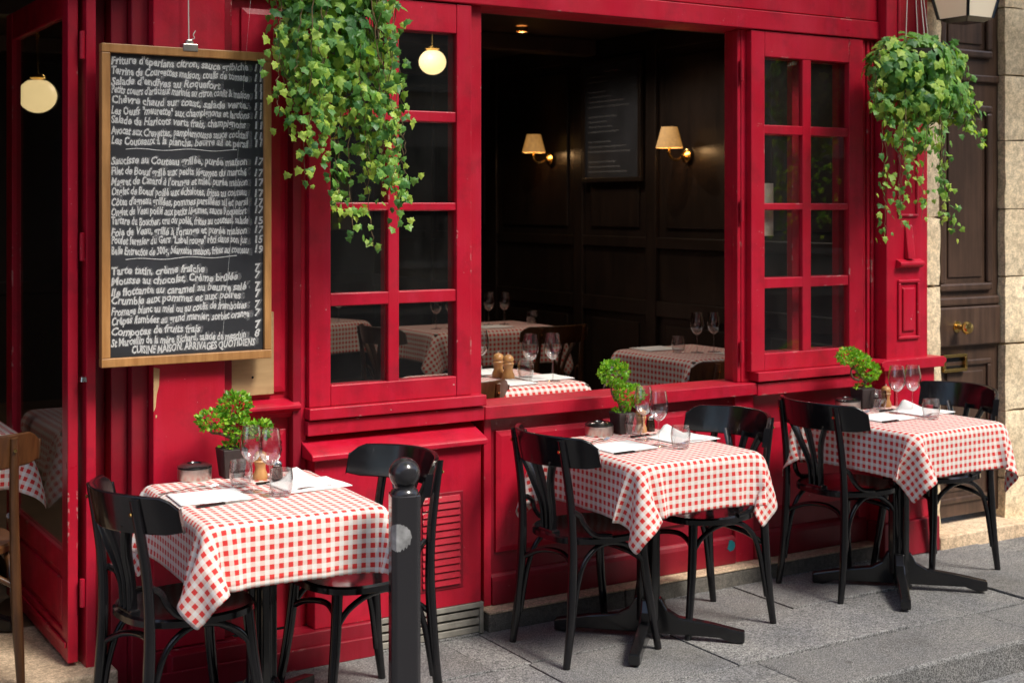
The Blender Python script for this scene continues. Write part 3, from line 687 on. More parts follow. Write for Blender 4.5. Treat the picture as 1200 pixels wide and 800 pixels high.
# ------------------------------------------------------------------ cloth draping (small position based solver)
def drape(w, dp, over, seed, h=.0235, steps=220, iters=15, wall_y=None, grav=2.2, sh=.55, bd=.12):
    r_ = np.random.RandomState(seed)
    Wc, Dc = w + 2 * over, dp + 2 * over
    nx, ny = int(round(Wc / h)) + 1, int(round(Dc / h)) + 1
    gx, gy = np.meshgrid(np.linspace(-Wc / 2, Wc / 2, nx), np.linspace(-Dc / 2, Dc / 2, ny))
    hx, hy = Wc / (nx - 1), Dc / (ny - 1)
    ox, oy = r_.uniform(-.012, .012, 2)
    Pp = np.stack([gx + ox, gy + oy, np.full_like(gx, .006)], -1); Pp[..., 2] += r_.uniform(0, .004, gx.shape)
    V = np.zeros_like(Pp); dt = .014; ext = np.array([w / 2, dp / 2, .12]); rr = .012
    def solve(A, B, L, k=1.):
        d = B - A; l = np.sqrt((d * d).sum(-1, keepdims=True)) + 1e-9
        c = d * ((l - L) / l) * (.5 * k); A += c; B -= c
    for s_ in range(steps):
        old = Pp.copy(); V[..., 2] -= grav * dt; V *= .975
        V[..., :2] += r_.normal(0, .012, V[..., :2].shape) * (s_ < 60)
        Pp = Pp + V * dt
        for _ in range(iters):
            for o_ in (0, 1):
                solve(Pp[:, o_:nx - 1:2], Pp[:, o_ + 1::2][:, :Pp[:, o_:nx - 1:2].shape[1]], hx)
                solve(Pp[o_:ny - 1:2], Pp[o_ + 1::2][:Pp[o_:ny - 1:2].shape[0]], hy)
            dl_ = math.hypot(hx, hy)
            for o_ in (0, 1):
                a_ = Pp[o_:ny - 1:2, :-1]; b_ = Pp[o_ + 1::2, 1:][:a_.shape[0]]; solve(a_, b_, dl_, sh)
                a_ = Pp[o_:ny - 1:2, 1:]; b_ = Pp[o_ + 1::2, :-1][:a_.shape[0]]; solve(a_, b_, dl_, sh)
            for o_ in range(0, 4, 2):
                a_ = Pp[:, o_:nx - 2:4]; b_ = Pp[:, o_ + 2::4][:, :a_.shape[1]]; solve(a_, b_, 2 * hx, bd)
                a_ = Pp[o_:ny - 2:4]; b_ = Pp[o_ + 2::4][:a_.shape[0]]; solve(a_, b_, 2 * hy, bd)
            # rounded box table body, top at z = 0
            c = Pp - np.array([0, 0, -.12]); q = np.abs(c) - (ext - rr); qm = np.maximum(q, 0)
            ln = np.sqrt((qm * qm).sum(-1)); ins = np.minimum(q.max(-1), 0); sdv = ln + ins - rr
            hit = sdv < .001
            if hit.any():
                nrm = np.where(ln[..., None] > 1e-6, qm / (ln[..., None] + 1e-9), (q == q.max(-1, keepdims=True)).astype(float)) * np.sign(c)
                Pp = Pp + np.where(hit[..., None], nrm * (.001 - sdv)[..., None], 0)
            if wall_y is not None: Pp[..., 1] = np.minimum(Pp[..., 1], wall_y)
        V = (Pp - old) / dt
        top = (Pp[..., 2] > -.004); V[top] *= .25
    return Pp, np.stack([gx, gy], -1), nx, ny
def tablecloth(loc, rz, w, dp, over, seed, label, group, wall_y=None, res=None):
    Pp, UV, nx, ny = drape(w, dp, over, seed, wall_y=wall_y, **(res or {}))
    me = bpy.data.meshes.new('tablecloth')
    idx = lambda i, j: j * nx + i
    fs = [(idx(i, j), idx(i + 1, j), idx(i + 1, j + 1), idx(i, j + 1)) for j in range(ny - 1) for i in range(nx - 1)]
    me.from_pydata([tuple(p_) for p_ in Pp.reshape(-1, 3)], [], fs)
    me.polygons.foreach_set('use_smooth', [True] * len(fs))
    ul = me.uv_layers.new(name='UVMap'); uvf = UV.reshape(-1, 2); li_ = np.empty(len(me.loops), dtype=np.int64); me.loops.foreach_get('vertex_index', li_)
    ul.data.foreach_set('uv', uvf[li_].ravel()); me.materials.append(M['check_cloth'])
    o = bpy.data.objects.new('tablecloth', me); col.objects.link(o); o.location = loc; o.rotation_euler.z = rz
    s_ = o.modifiers.new('sub', 'SUBSURF'); s_.levels = 1; s_.render_levels = 1
    s2 = o.modifiers.new('thick', 'SOLIDIFY'); s2.thickness = .0012; s2.offset = 1
    return tag(o, label, 'tablecloth', group)

# ------------------------------------------------------------------ bistro table
def make_table(w, dp, h=.748):
    t_ = thing('bistro_table', (0, 0, 0), '', '')
    MB().box(-w / 2 + .008, w / 2 - .008, -dp / 2 + .008, dp / 2 - .008, h - .036, h - .004).build('tabletop', 'table_wood', t_, .012)
    mb = MB().box(-.028, .028, -.028, .028, .06, h - .05)
    mb.build('column', 'black_iron', t_, .006)
    for a_ in range(4):
        x, y = .034 * math.cos(R(90 * a_)), .034 * math.sin(R(90 * a_))
        MB().box(x - .015, x + .015, y - .015, y + .015, .07, h - .052).build('column_rib', 'black_iron', t_, .006)
    MB().lathe([(.058, .50), (.062, .503), (.062, .512), (.058, .515)], (0, 0, 0), 20).build('collar', 'tin', t_)
    MB().lathe([(.16, h - .049), (.16, h - .031)], (0, 0, 0), 20).build('top_plate', 'black_iron', t_)
    prof = [(.02, .16), (.05, .16), (.075, .115), (.12, .09), (.24, .075), (.375, .050), (.375, .008), (.33, .004), (.28, .022), (.05, .022), (.02, .022)]
    for k in range(4):
        mb = MB(); mb.prism(prof, -.021, .021, 'y'); a_ = R(45 + 90 * k)
        mb.v = [(x * math.cos(a_) - y * math.sin(a_), x * math.sin(a_) + y * math.cos(a_), z) for x, y, z in mb.v]
        mb.build('foot', 'black_iron', t_, .006)
    return t_

# ------------------------------------------------------------------ bentwood chair (faces +X)
def make_chair(mat, name='bistro_chair'):
    t_ = thing(name, (0, 0, 0), '', '')
    # seat: rounded plan with rim and dished top
    plan = []
    for k in range(36):
        a_ = 2 * math.pi * k / 36; c_, s_ = math.cos(a_), math.sin(a_); n_ = 2.6
        r_ = 1 / ((abs(c_) / .205) ** n_ + (abs(s_) / .200) ** n_) ** (1 / n_)
        plan.append((r_ * c_, r_ * s_ * (1 + .05 * c_)))
    mb = MB(); lv_ = [(.93, .432), (1.0, .437), (1.0, .456), (.965, .463), (.88, .461), (.6, .452), (.25, .449)]
    for (sc, z) in lv_: mb.v += [(x * sc, y * sc, z) for x, y in plan]
    for j in range(len(lv_) - 1):
        for k in range(36): mb.f.append((j * 36 + k, j * 36 + (k + 1) % 36, (j + 1) * 36 + (k + 1) % 36, (j + 1) * 36 + k))
    mb.f.append(tuple(range(36))[::-1]); mb.f.append(tuple(6 * 36 + k for k in range(36))); mb.smooth = True
    mb.build('seat', mat, t_)
    for s in (-1, 1):
        pts = spline([(-.225, s * .188, 0), (-.205, s * .184, .14), (-.192, s * .178, .32), (-.188, s * .174, .46), (-.198, s * .170, .62), (-.232, s * .165, .832)], 6)
        MB().tube(pts, lerp_list([.0135, .0165, .0175, .0175, .016, .0155, .015], len(pts)), 12).build('back_leg', mat, t_)
        pts = spline([(.150, s * .140, .436), (.168, s * .154, .25), (.205, s * .176, 0)], 6)
        MB().tube(pts, lerp_list([.0185, .0175, .0135], len(pts)), 12).build('front_leg', mat, t_)
        # bent arch between front and back leg
        pts = spline([(.155, s * .148, .335), (.11, s * .150, .385), (.03, s * .156, .423), (-.06, s * .163, .424), (-.13, s * .168, .375), (-.165, s * .172, .29), (-.184, s * .176, .19), (-.195, s * .180, .115)], 6)
        MB().tube(pts, .0105, 10).build('side_arch', mat, t_)
        # brace from back post down to seat
        pts = spline([(-.180, s * .158, .565), (-.150, s * .166, .545), (-.130, s * .176, .505), (-.095, s * .187, .472), (-.03, s * .196, .462)], 6)
        MB().tube(pts, .0105, 8).build('back_brace', mat, t_)
        MB().lathe([(.0, -.004), (.006, -.0035), (.006, 0)], (-.243, s * .166, .79), 8, 'x').build('screw_head', 'brass', t_)
    # bow stretchers front and back under the seat
    MB().tube(spline([(.160, -.146, .335), (.135, -.09, .362), (.115, 0, .372), (.135, .09, .362), (.160, .146, .335)], 6), .0105, 10).build('bow_stretcher', mat, t_)
    MB().tube(spline([(-.185, -.172, .33), (-.15, -.10, .365), (-.13, 0, .376), (-.15, .10, .365), (-.185, .172, .33)], 6), .0105, 10).build('bow_stretcher', mat, t_)
    # curved top rail
    mb = MB(); n_ = 26
    for k in range(n_ + 1):
        u = -1 + 2 * k / n_; y = u * .258; xc = -.258 + .140 * abs(u) ** 2.0
        e = max(0, abs(u) - .86) / .14; zt = .846 - .034 * e ** 1.5 - .008 * u * u; zb_ = .728 + .010 * e
        th2 = .0085
        tx = -.140 * 2.0 * abs(u) * math.copysign(1, u) / .258; nl = math.hypot(1, tx); nxn, nyn = 1 / nl, tx / nl
        for (sg, z) in ((1, zb_), (1, zt), (-1, zt), (-1, zb_)):
            lean = -.20 * (z - .74)
            mb.v.append((xc + sg * th2 * nxn + lean, y + sg * th2 * nyn, z))
    for k in range(n_):
        for c_ in range(4): mb.f.append((k * 4 + c_, k * 4 + (c_ + 1) % 4, (k + 1) * 4 + (c_ + 1) % 4, (k + 1) * 4 + c_))
    mb.f += [(0, 1, 2, 3), tuple(n_ * 4 + c_ for c_ in (3, 2, 1, 0))]; mb.smooth = True
    mb.build('top_rail', mat, t_, .004)
    for s in (-1, 0, 1):   # fan of splats
        pts = spline([(-.178, s * .028, .455), (-.186, s * .034, .56), (-.212, s * .062, .66), (-.244 + .016 * abs(s), s * .105, .75)], 6)
        mb = MB().tube(pts, lerp_list([.017, .016, .018, .021], len(pts)), 10, .42)
        mb.build('splat', mat, t_)
    MB().box(-.196, -.160, -.05, .05, .440, .474).build('splat_shoe', mat, t_, .006)
    return t_

# ------------------------------------------------------------------ small table things
def make_wine():
    t_ = thing('wine_glass', (0, 0, 0), '', '')
    MB().lathe([(.0045, .098), (.012, .1005), (.024, .111), (.0345, .129), (.0385, .150), (.0375, .172), (.033, .198), (.0298, .216), (.0290, .2163), (.0322, .198), (.0367, .172), (.0377, .150), (.0337, .1295), (.0232, .1125), (.011, .1025), (.0, .1015)], seg=28).build('bowl', 'drinking_glass', t_)
    MB().lathe([(.0060, .0055), (.0040, .016), (.0036, .05), (.0038, .088), (.0050, .0975)], seg=14).build('stem', 'drinking_glass', t_)
    MB().lathe([(.0355, .0), (.036, .0012), (.022, .0025), (.0095, .0045), (.0062, .0054)], seg=28).build('foot', 'drinking_glass', t_)
    return t_
def make_tumbler():
    o = MB().lathe([(.0, .0005), (.027, .0), (.031, .003), (.0385, .040), (.0385, .058), (.0345, .088), (.0335, .0882), (.0372, .058), (.0372, .040), (.030, .010), (.0, .008)], seg=28)
    return o.build('tumbler', 'drinking_glass')
def make_mill(mat):
    t_ = thing('pepper_mill', (0, 0, 0), '', '')
    MB().lathe([(.025, 0), (.026, .004), (.025, .018), (.0185, .032), (.0175, .044), (.021, .056), (.0235, .062), (.021, .067)], seg=22).build('body', mat, t_)
    MB().lathe([(.018, .0672), (.022, .072), (.0225, .080), (.018, .091), (.008, .097), (0, .098)], seg=22).build('head', mat, t_)
    MB().lathe([(.003, .0975), (.0045, .101), (.0042, .107), (0, .109)], seg=12).build('nut', 'steel', t_)
    return t_
def make_shaker():
    t_ = thing('salt_shaker', (0, 0, 0), '', '')
    MB().lathe([(.018, 0), (.0195, .003), (.0185, .030), (.016, .048)], seg=18).build('body', 'dark_mill_glass', t_)
    MB().lathe([(.0165, .0482), (.017, .056), (.012, .064), (0, .066)], seg=18).build('cap', 'steel', t_)
    return t_
def make_ashtray():
    t_ = thing('ashtray', (0, 0, 0), '', '')
    MB().lathe([(.0, .0005), (.046, 0), (.0485, .004), (.0485, .034), (.0455, .036), (.0455, .020), (0, .018)], seg=28).build('bowl', 'tin', t_)
    MB().lathe([(.049, .0365), (.049, .040), (.036, .046), (.022, .0475), (.020, .044), (.0, .038)], seg=28).build('lid', 'black_iron', t_)
    return t_
def make_knife():
    t_ = thing('table_knife', (0, 0, 0), '', '')
    mb = MB(); mb.prism([(.0, -.008), (.10, -.008), (.118, -.002), (.118, .004), (.0, .006)], .001, .0026, 'z'); mb.build('blade', 'steel', t_)
    MB().box(-.098, .0, -.007, .007, .0, .008).build('handle', 'black_iron', t_, .002)
    return t_
def make_fork():
    t_ = thing('table_fork', (0, 0, 0), '', '')
    pts = spline([(-.10, 0, .003), (-.03, 0, .006), (.03, 0, .011), (.06, 0, .009)], 6)
    MB().tube(pts, lerp_list([.006, .004, .0035, .009], len(pts)), 8, .35).build('handle', 'steel', t_)
    for k in range(4):
        y = -.0078 + .0052 * k
        MB().tube(spline([(.056, y * .9, .0085), (.08, y, .006), (.105, y, .010)], 4), [.0016] * 9, 6).build('tine', 'steel', t_)
    return t_
def make_napkin(kind):
    """flat folded paper napkin (0) or one with a raised folded corner (1)"""
    mb = MB(); n_ = 14; a_, b_ = .112, .098
    for j in range(n_ + 1):
        for i in range(n_ + 1):
            x = -a_ + 2 * a_ * i / n_; y = -b_ + 2 * b_ * j / n_
            z = .0022 + .0016 * math.sin(x * 38 + 1) * math.sin(y * 31) + .0012
            if kind:
                s_ = (x / a_ - .1); t2 = (y / b_)
                z += .044 * math.exp(-((s_ + .15) / .34) ** 2) * max(0, .5 + .5 * t2) ** 1.3
            mb.v.append((x, y, z))
    W = n_ + 1
    for j in range(n_):
        for i in range(n_): mb.f.append((j * W + i, j * W + i + 1, (j + 1) * W + i + 1, (j + 1) * W + i))
    mb.smooth = True
    o = mb.build('paper_napkin', 'napkin_paper'); s2 = o.modifiers.new('thick', 'SOLIDIFY'); s2.thickness = .0018; s2.offset = 1
    return o
def bonsai(loc, blobs, trunk, label, seed, k_=1.2):
    blobs = [(tuple(q * k_ for q in c_), tuple(q * k_ for q in rad), n_) for c_, rad, n_ in blobs]; trunk = [[tuple(q * k_ for q in p_) for p_ in b_] for b_ in trunk]
    r_ = random.Random(seed)
    t_ = thing('potted_bonsai', loc, label, 'plant', 'small potted plants on the outdoor tables')
    L = Vector(loc)
    MB().frustum(L.x, L.y, L.z, L.z + .078 * k_, .027 * k_, .027 * k_, .035 * k_, .035 * k_).build('pot', 'pot_brown', t_, .003)
    MB().frustum(L.x, L.y, L.z + .074 * k_, L.z + .0795 * k_, .032 * k_, .032 * k_, .032 * k_, .032 * k_).build('soil', 'soil', t_)
    for br in trunk:
        pts = spline([L + Vector(p_) for p_ in br], 6)
        MB().tube(pts, lerp_list([.0065, .0055, .004, .003], len(pts)), 8).build('trunk', 'stem_brown', t_)
    mb = MB(); tones = []
    blobs = blobs + [((0, 0, .083 * k_), (.030 * k_, .030 * k_, .010), 60)]
    for (c_, rad, n_) in blobs:
        for k in range(n_):
            d = Vector((r_.gauss(0, 1), r_.gauss(0, 1), r_.gauss(0, 1))).normalized()
            rr = r_.uniform(.55, 1.0) ** .5 * r_.uniform(.93, 1.07)
            p_ = L + Vector(c_) + Vector((d.x * rad[0], d.y * rad[1], d.z * rad[2])) * rr
            ax = (d + Vector((r_.gauss(0, .6), r_.gauss(0, .6), r_.gauss(.25, .6)))).normalized()
            sd_ = ax.cross(Vector((r_.gauss(0, 1), r_.gauss(0, 1), r_.gauss(0, 1)))).normalized(); nn = ax.cross(sd_)
            ln = r_.uniform(.012, .021); i0 = len(mb.v); tn = r_.random()
            for (u, v_) in LEAFQ: mb.v.append(tuple(p_ + ax * (u * ln) + sd_ * (v_ * ln * 1.9) + nn * (abs(v_) * ln * .5)))
            mb.f += [(i0, i0 + 1, i0 + 2, i0 + 3), (i0, i0 + 3, i0 + 4, i0 + 5)]; tones += [tn, tn]
    o = mb.build('foliage', 'bonsai_leaf', t_); o['kind'] = 'stuff'
    at = o.data.attributes.new('tone', 'FLOAT', 'FACE'); at.data.foreach_set('value', tones)
    return t_

# ------------------------------------------------------------------ outdoor tables, cloths and chairs
TZ = .752
TABS = [((1.652, -.575), R(-2.5), .60, .73, 'beside the black bollard under the menu board', 3),
        ((3.290, -.485), R(0), .60, .69, 'below the open window', 5),
        ((4.665, -.500), R(2.5), .61, .69, 'beside the red pilaster and dark street door', 8)]
protos = {}
for i, ((x, y), rz, w, dp, ctx, sd_) in enumerate(TABS):
    tb = make_table(w, dp); tb.location = (x, y, 0); tb.rotation_euler.z = rz
    tag(tb, 'black iron cross-foot bistro table standing ' + ctx, 'table', 'bistro tables on the pavement')
    tablecloth((x, y, TZ - .0015), rz, w, dp, .198, sd_, 'red and white checked cloth on the table ' + ctx, 'checked tablecloths on the pavement tables')
chair = make_chair('black_lacquer')
CH = [((1.375, -.625), R(7), 'with its back to the glazed door, beside the bollard table'), ((1.985, -.575), R(186), 'half hidden behind the bollard'),
      ((3.030, -.445), R(0), 'at the open window table, its back towards the bollard'), ((3.600, -.425), R(180), 'between the window table and the pilaster table, facing the bollard'),
      ((4.480, -.360), R(1), 'at the pilaster table, its back towards the open window table'), ((5.050, -.350), R(180), 'in front of the dark street door, facing the red pilaster table')]
for i, ((x, y), rz, lab) in enumerate(CH):
    place(chair, i > 0, (x, y, .001), rz, 'black bentwood bistro chair ' + lab, 'chair', 'black bistro chairs on the pavement')
bchair = make_chair('brown_chair_wood', 'wooden_chair')
place(bchair, False, (.825, .165, .093), R(88), 'worn brown bentwood chair on the entrance step by the open door', 'chair', None)

wine, tumb, mill, shaker, ash, knife, fork = make_wine(), make_tumbler(), make_mill('mill_wood'), make_shaker(), make_ashtray(), make_knife(), make_fork()
naps = [make_napkin(0), make_napkin(1)]
used = set()
def put(key, proto, x, y, rz, label, cat, group, z=TZ + .0005, s=1.):
    o = place(proto, key in used, (x, y, z), rz, label, cat, group, s); used.add(key); return o
SETS = [
 dict(ctx='beside the bollard', ash=(1.548, -.215), pot=(1.675, -.232), tl=(1.640, -.415), mill=(1.742, -.330), sh=(1.790, -.365), w1=(1.640, -.515), w2=(1.672, -.600), nl=(1.487, -.530, -4), nr=(1.842, -.520, 3), tr=(1.700, -.625), kn=(1.500, -.650, 8), fk=(1.465, -.395, 6), kr=(1.79, -.41, 6), fr=(1.83, -.585, 190)),
 dict(ctx='below the open window', ash=(3.262, -.190), pot=(3.372, -.195), tl=(3.374, -.275), mill=(3.455, -.215), sh=(3.505, -.215), w1=(3.349, -.375), w2=(3.318, -.515), nl=(3.165, -.470, 2), nr=(3.500, -.440, 4), tr=(3.352, -.610), kn=(3.150, -.582, 4), fk=(3.130, -.340, 20), kr=(3.43, -.30, 8), fr=(3.49, -.53, 192)),
 dict(ctx='beside the red pilaster', ash=(4.650, -.205), pot=(4.745, -.205), tl=(4.790, -.260), mill=(4.870, -.230), sh=(4.825, -.205), w1=(4.760, -.400), w2=(4.840, -.420), nl=(4.600, -.470, 3), nr=(4.880, -.440, 5), tr=(4.760, -.600), kn=(4.590, -.565, 3), fk=(4.560, -.345, 12), kr=(4.82, -.32, 8), fr=(4.87, -.53, 192))]
for d in SETS:
    c = d['ctx']
    put('ash', ash, *d['ash'], rng.uniform(0, 6), f'round tin ashtray with dark lid on the table {c}', 'ashtray', 'tin ashtrays', s=1.2)
    put('tumb', tumb, *d['tl'], 0, f'clear tumbler close to the plant pot on the table {c}', 'glass', 'water tumblers outdoors')
    put('tumb', tumb, *d['tr'], 0, f'clear tumbler near the front edge of the table {c}', 'glass', 'water tumblers outdoors')
    put('mill', mill, *d['mill'], 0, f'turned light wood pepper mill on the table {c}', 'pepper mill', 'wooden pepper mills outdoors')
    put('sh', shaker, *d['sh'], 0, f'small dark salt shaker beside the pepper mill on the table {c}', 'salt shaker', 'dark salt shakers')
    put('wine', wine, *d['w1'], 0, f'stemmed wine glass standing nearer the wall on the table {c}', 'wine glass', 'wine glasses outdoors')
    put('wine', wine, *d['w2'], 0, f'stemmed wine glass standing nearer the street on the table {c}', 'wine glass', 'wine glasses outdoors')
    put('n0', naps[0], d['nl'][0], d['nl'][1], R(d['nl'][2]), f'flat white paper napkin between knife and fork on the table {c}', 'napkin', 'flat paper napkins')
    put('n1', naps[1], d['nr'][0], d['nr'][1], R(d['nr'][2]), f'white paper napkin with raised fold on the table {c}', 'napkin', 'raised paper napkins')
    put('kn', knife, d['kn'][0], d['kn'][1], R(d['kn'][2]), f'steel knife along the front of the flat napkin, table {c}', 'knife', 'table knives')
    put('fk', fork, d['fk'][0], d['fk'][1], R(d['fk'][2]), f'fork behind the flat napkin on the table {c}', 'fork', 'table forks')
    put('kn', knife, d['kr'][0], d['kr'][1], R(d['kr'][2]), f'dark knife behind the raised napkin, table {c}', 'knife', 'table knives')
    put('fk', fork, d['fr'][0], d['fr'][1], R(d['fr'][2]), f'fork lying on the raised napkin, table {c}', 'fork', 'table forks')
B = 330
bonsai((1.675, -.232, TZ + .0005), [((.010, 0, .190), (.043, .040, .036), B), ((-.055, 0, .158), (.040, .034, .026), 260), ((.020, -.01, .128), (.042, .036, .026), 280), ((.073, -.03, .125), (.027, .025, .026), 170)],
       [[(0, 0, .07), (.015, 0, .11), (-.004, 0, .14), (.006, 0, .18)], [(.008, 0, .10), (-.03, 0, .118), (-.058, 0, .125), (-.055, 0, .15)], [(.01, 0, .10), (.04, -.01, .11), (.07, -.03, .12)]], 'tall green bonsai with four leaf clumps on the table beside the bollard', 1, 1.28)
bonsai((3.372, -.195, TZ + .0005), [((-.036, .0, .222), (.056, .050, .044), 420), ((.026, -.01, .142), (.058, .050, .036), 400)],
       [[(0, 0, .07), (-.012, 0, .11), (-.045, 0, .15), (-.04, 0, .20)], [(-.005, 0, .09), (.015, 0, .11), (.026, 0, .13)]], 'leaning green bonsai with two leaf clumps on the table below the open window', 2, 1.13)
bonsai((4.745, -.205, TZ + .0005), [((-.070, 0, .205), (.050, .045, .030), 330), ((-.018, 0, .183), (.042, .04, .032), 270), ((.032, 0, .140), (.046, .042, .034), 330)],
       [[(0, 0, .07), (.012, 0, .10), (-.02, 0, .13), (-.062, 0, .18)], [(.01, 0, .09), (.026, 0, .11), (.032, 0, .13)], [(-.02, 0, .11), (-.05, 0, .12), (-.062, 0, .15), (-.03, 0, .18)]], 'stepped green bonsai with three leaf clumps on the table beside the red pilaster', 3)

# ------------------------------------------------------------------ bollard
bl = thing('bollard', (1.900, -1.110, 0), 'black iron bollard with ball top and a torn grey sticker', 'bollard')
bx_, by_ = 1.900, -1.110; BA = R(252)
fn = Vector((math.cos(BA), math.sin(BA), 0)); fs_ = Vector((-math.sin(BA), math.cos(BA), 0)); BC = Vector((bx_, by_, 0)); hw, ch = .0445, .013
def bpt(a_, b_, z=0.): q = BC + fn * a_ + fs_ * b_; return (q.x, q.y, z)
MB().prism([bpt(a_, b_)[:2] for a_, b_ in ((hw, -hw + ch), (hw, hw - ch), (hw - ch, hw), (-hw + ch, hw), (-hw, hw - ch), (-hw, -hw + ch), (-hw + ch, -hw), (hw - ch, -hw))], 0, .826, 'z').build('shaft', 'bollard_paint', bl, .004)
MB().lathe([(.043, .8262), (.040, .836), (.031, .843), (.031, .852)], (bx_, by_, 0), 24).build('neck', 'bollard_paint', bl)
MB().lathe([(.0475 * math.sin(R(a_)), .886 - .0475 * math.cos(R(a_))) for a_ in range(36, 181, 8)] + [(0, .9335)], (bx_, by_, 0), 28).build('ball', 'bollard_paint', bl)
# torn round sticker wrapped round the left chamfer of the shaft (s runs to the left from the face centre)
def wrap(s_, z):
    e1 = hw - ch; e2 = e1 + ch * 1.4142
    if s_ <= e1: return bpt(hw + .0008, -s_, z)
    if s_ <= e2: t2 = (s_ - e1) / 1.4142; return bpt(hw - t2 + .0006, -e1 - t2 - .0006, z)
    return bpt(hw - ch - (s_ - e2), -hw - .0008, z)
mb = MB(); n_ = 30; sc_, rs, cz_ = .026, .041, .702
for k in range(n_ + 1):
    u = -1 + 2 * k / n_; hh = rs * math.sqrt(max(0, 1 - u * u)); s_ = sc_ + u * rs
    tear = .010 * max(0, math.sin(k * 1.9)) * (u < -.2) + .002 * math.sin(k * 2.7)
    mb.v += [wrap(s_, cz_ - max(.001, hh - tear)), wrap(s_, cz_ + max(.001, hh - tear * .4))]
for k in range(n_): mb.f.append((2 * k, 2 * k + 1, 2 * k + 3, 2 * k + 2))
mb.build('sticker', 'sticker_grey', bl)

# ------------------------------------------------------------------ ivy
IVY = [(0, 0), (.10, .20), (.02, .44), (.30, .36), (.50, .52), (.62, .26), (1.0, 0), (.62, -.26), (.50, -.52), (.30, -.36), (.02, -.44), (.10, -.20)]
def leaf_mesh(var):
    r_ = random.Random(var); me = bpy.data.meshes.new('ivy_leaf')
    vs = [(.34, 0, .05)] + [(u * r_.uniform(.92, 1.08), v_ * r_.uniform(.85, 1.15), -.10 * abs(v_) - .14 * u * u + r_.uniform(-.03, .03)) for u, v_ in IVY]
    me.from_pydata(vs, [], [(0, k, k % 12 + 1) for k in range(1, 13)]); me.materials.append(M['ivy_leaf'])
    return me, vs
LEAVES = [leaf_mesh(k) for k in range(5)]
def ivy(name, loc, label, strands, mass, seed, cords):
    r_ = random.Random(seed); t_ = thing(name, loc, label, 'plant', 'ivy baskets hung on the red front'); L = Vector(loc)
    MB().lathe([(.06, -.16), (.12, -.12), (.155, -.03), (.16, 0), (.15, 0), (.14, -.02), (0, -.03)], (L.x, L.y, L.z), 20).build('basket', 'basket_dark', t_)
    for c_ in cords: MB().tube([L + Vector(c_[0]), L + Vector(c_[1])], .0022, 6).build('cord', 'cord_white', t_)
    items = []
    for (c_, rad, n_) in mass:
        for k in range(n_):
            d = Vector((r_.gauss(0, 1), r_.gauss(-.35, 1), r_.gauss(.1, 1))).normalized()
            p_ = Vector(c_) + Vector((d.x * rad[0], d.y * rad[1], d.z * rad[2])) * r_.uniform(.6, 1.06)
            items.append((p_, (d + Vector((0, -.35, .25))).normalized(), r_.uniform(.034, .060)))
    for (pts, dens) in strands:
        cv = spline(pts, 10)
        cv = [p_ + Vector((r_.gauss(0, .004), r_.gauss(0, .004), 0)) for p_ in cv]
        MB().tube([L + p_ for p_ in cv], lerp_list([.0026, .0018, .0010], len(cv)), 5).build('vine', 'vine_stem', t_)
        ln = sum((b_ - a_).length for a_, b_ in zip(cv[:-1], cv[1:]))
        for k in range(int(ln * dens)):
            f_ = r_.random(); x = f_ * (len(cv) - 1); i = min(int(x), len(cv) - 2); p_ = cv[i].lerp(cv[i + 1], x - i)
            out = Vector((r_.gauss(0, .6), -1 + r_.gauss(0, .35), r_.gauss(.25, .4))).normalized()
            p_ = p_ + Vector((r_.gauss(0, .022), r_.gauss(-.008, .016), r_.gauss(0, .016)))
            items.append((p_, out, r_.uniform(.026, .052) * (1.05 - .35 * f_)))
    items.sort(key=lambda it: (it[0].y * .6 + it[0].x * .35) - it[2] * 3)
    mb = MB(); tones = []
    for k, (p_, nrm, s_) in enumerate(items):
        tip = Vector((r_.gauss(0, .55), r_.gauss(0, .25), -1)); tip = (tip - nrm * tip.dot(nrm)).normalized(); sd_ = nrm.cross(tip)
        rot = Matrix((tip, sd_, nrm)).transposed()
        me, vs = LEAVES[r_.randrange(5)]
        if k < 300:
            o = bpy.data.objects.new('leaf', me); col.objects.link(o); o.parent = t_
            o.matrix_local = Matrix.Translation(p_) @ rot.to_4x4() @ Matrix.Scale(s_, 4)
        else:
            i0 = len(mb.v); tn = r_.random()
            for v_ in vs: mb.v.append(tuple(L + p_ + rot @ (Vector(v_) * s_)))
            mb.f += [(i0, i0 + q, i0 + q % 12 + 1) for q in range(1, 13)]; tones += [tn] * 12
    if mb.v:
        o = mb.build('foliage', 'ivy_leaf', t_); o['kind'] = 'stuff'
        at = o.data.attributes.new('tone', 'FLOAT', 'FACE'); at.data.foreach_set('value', tones)
    return t_
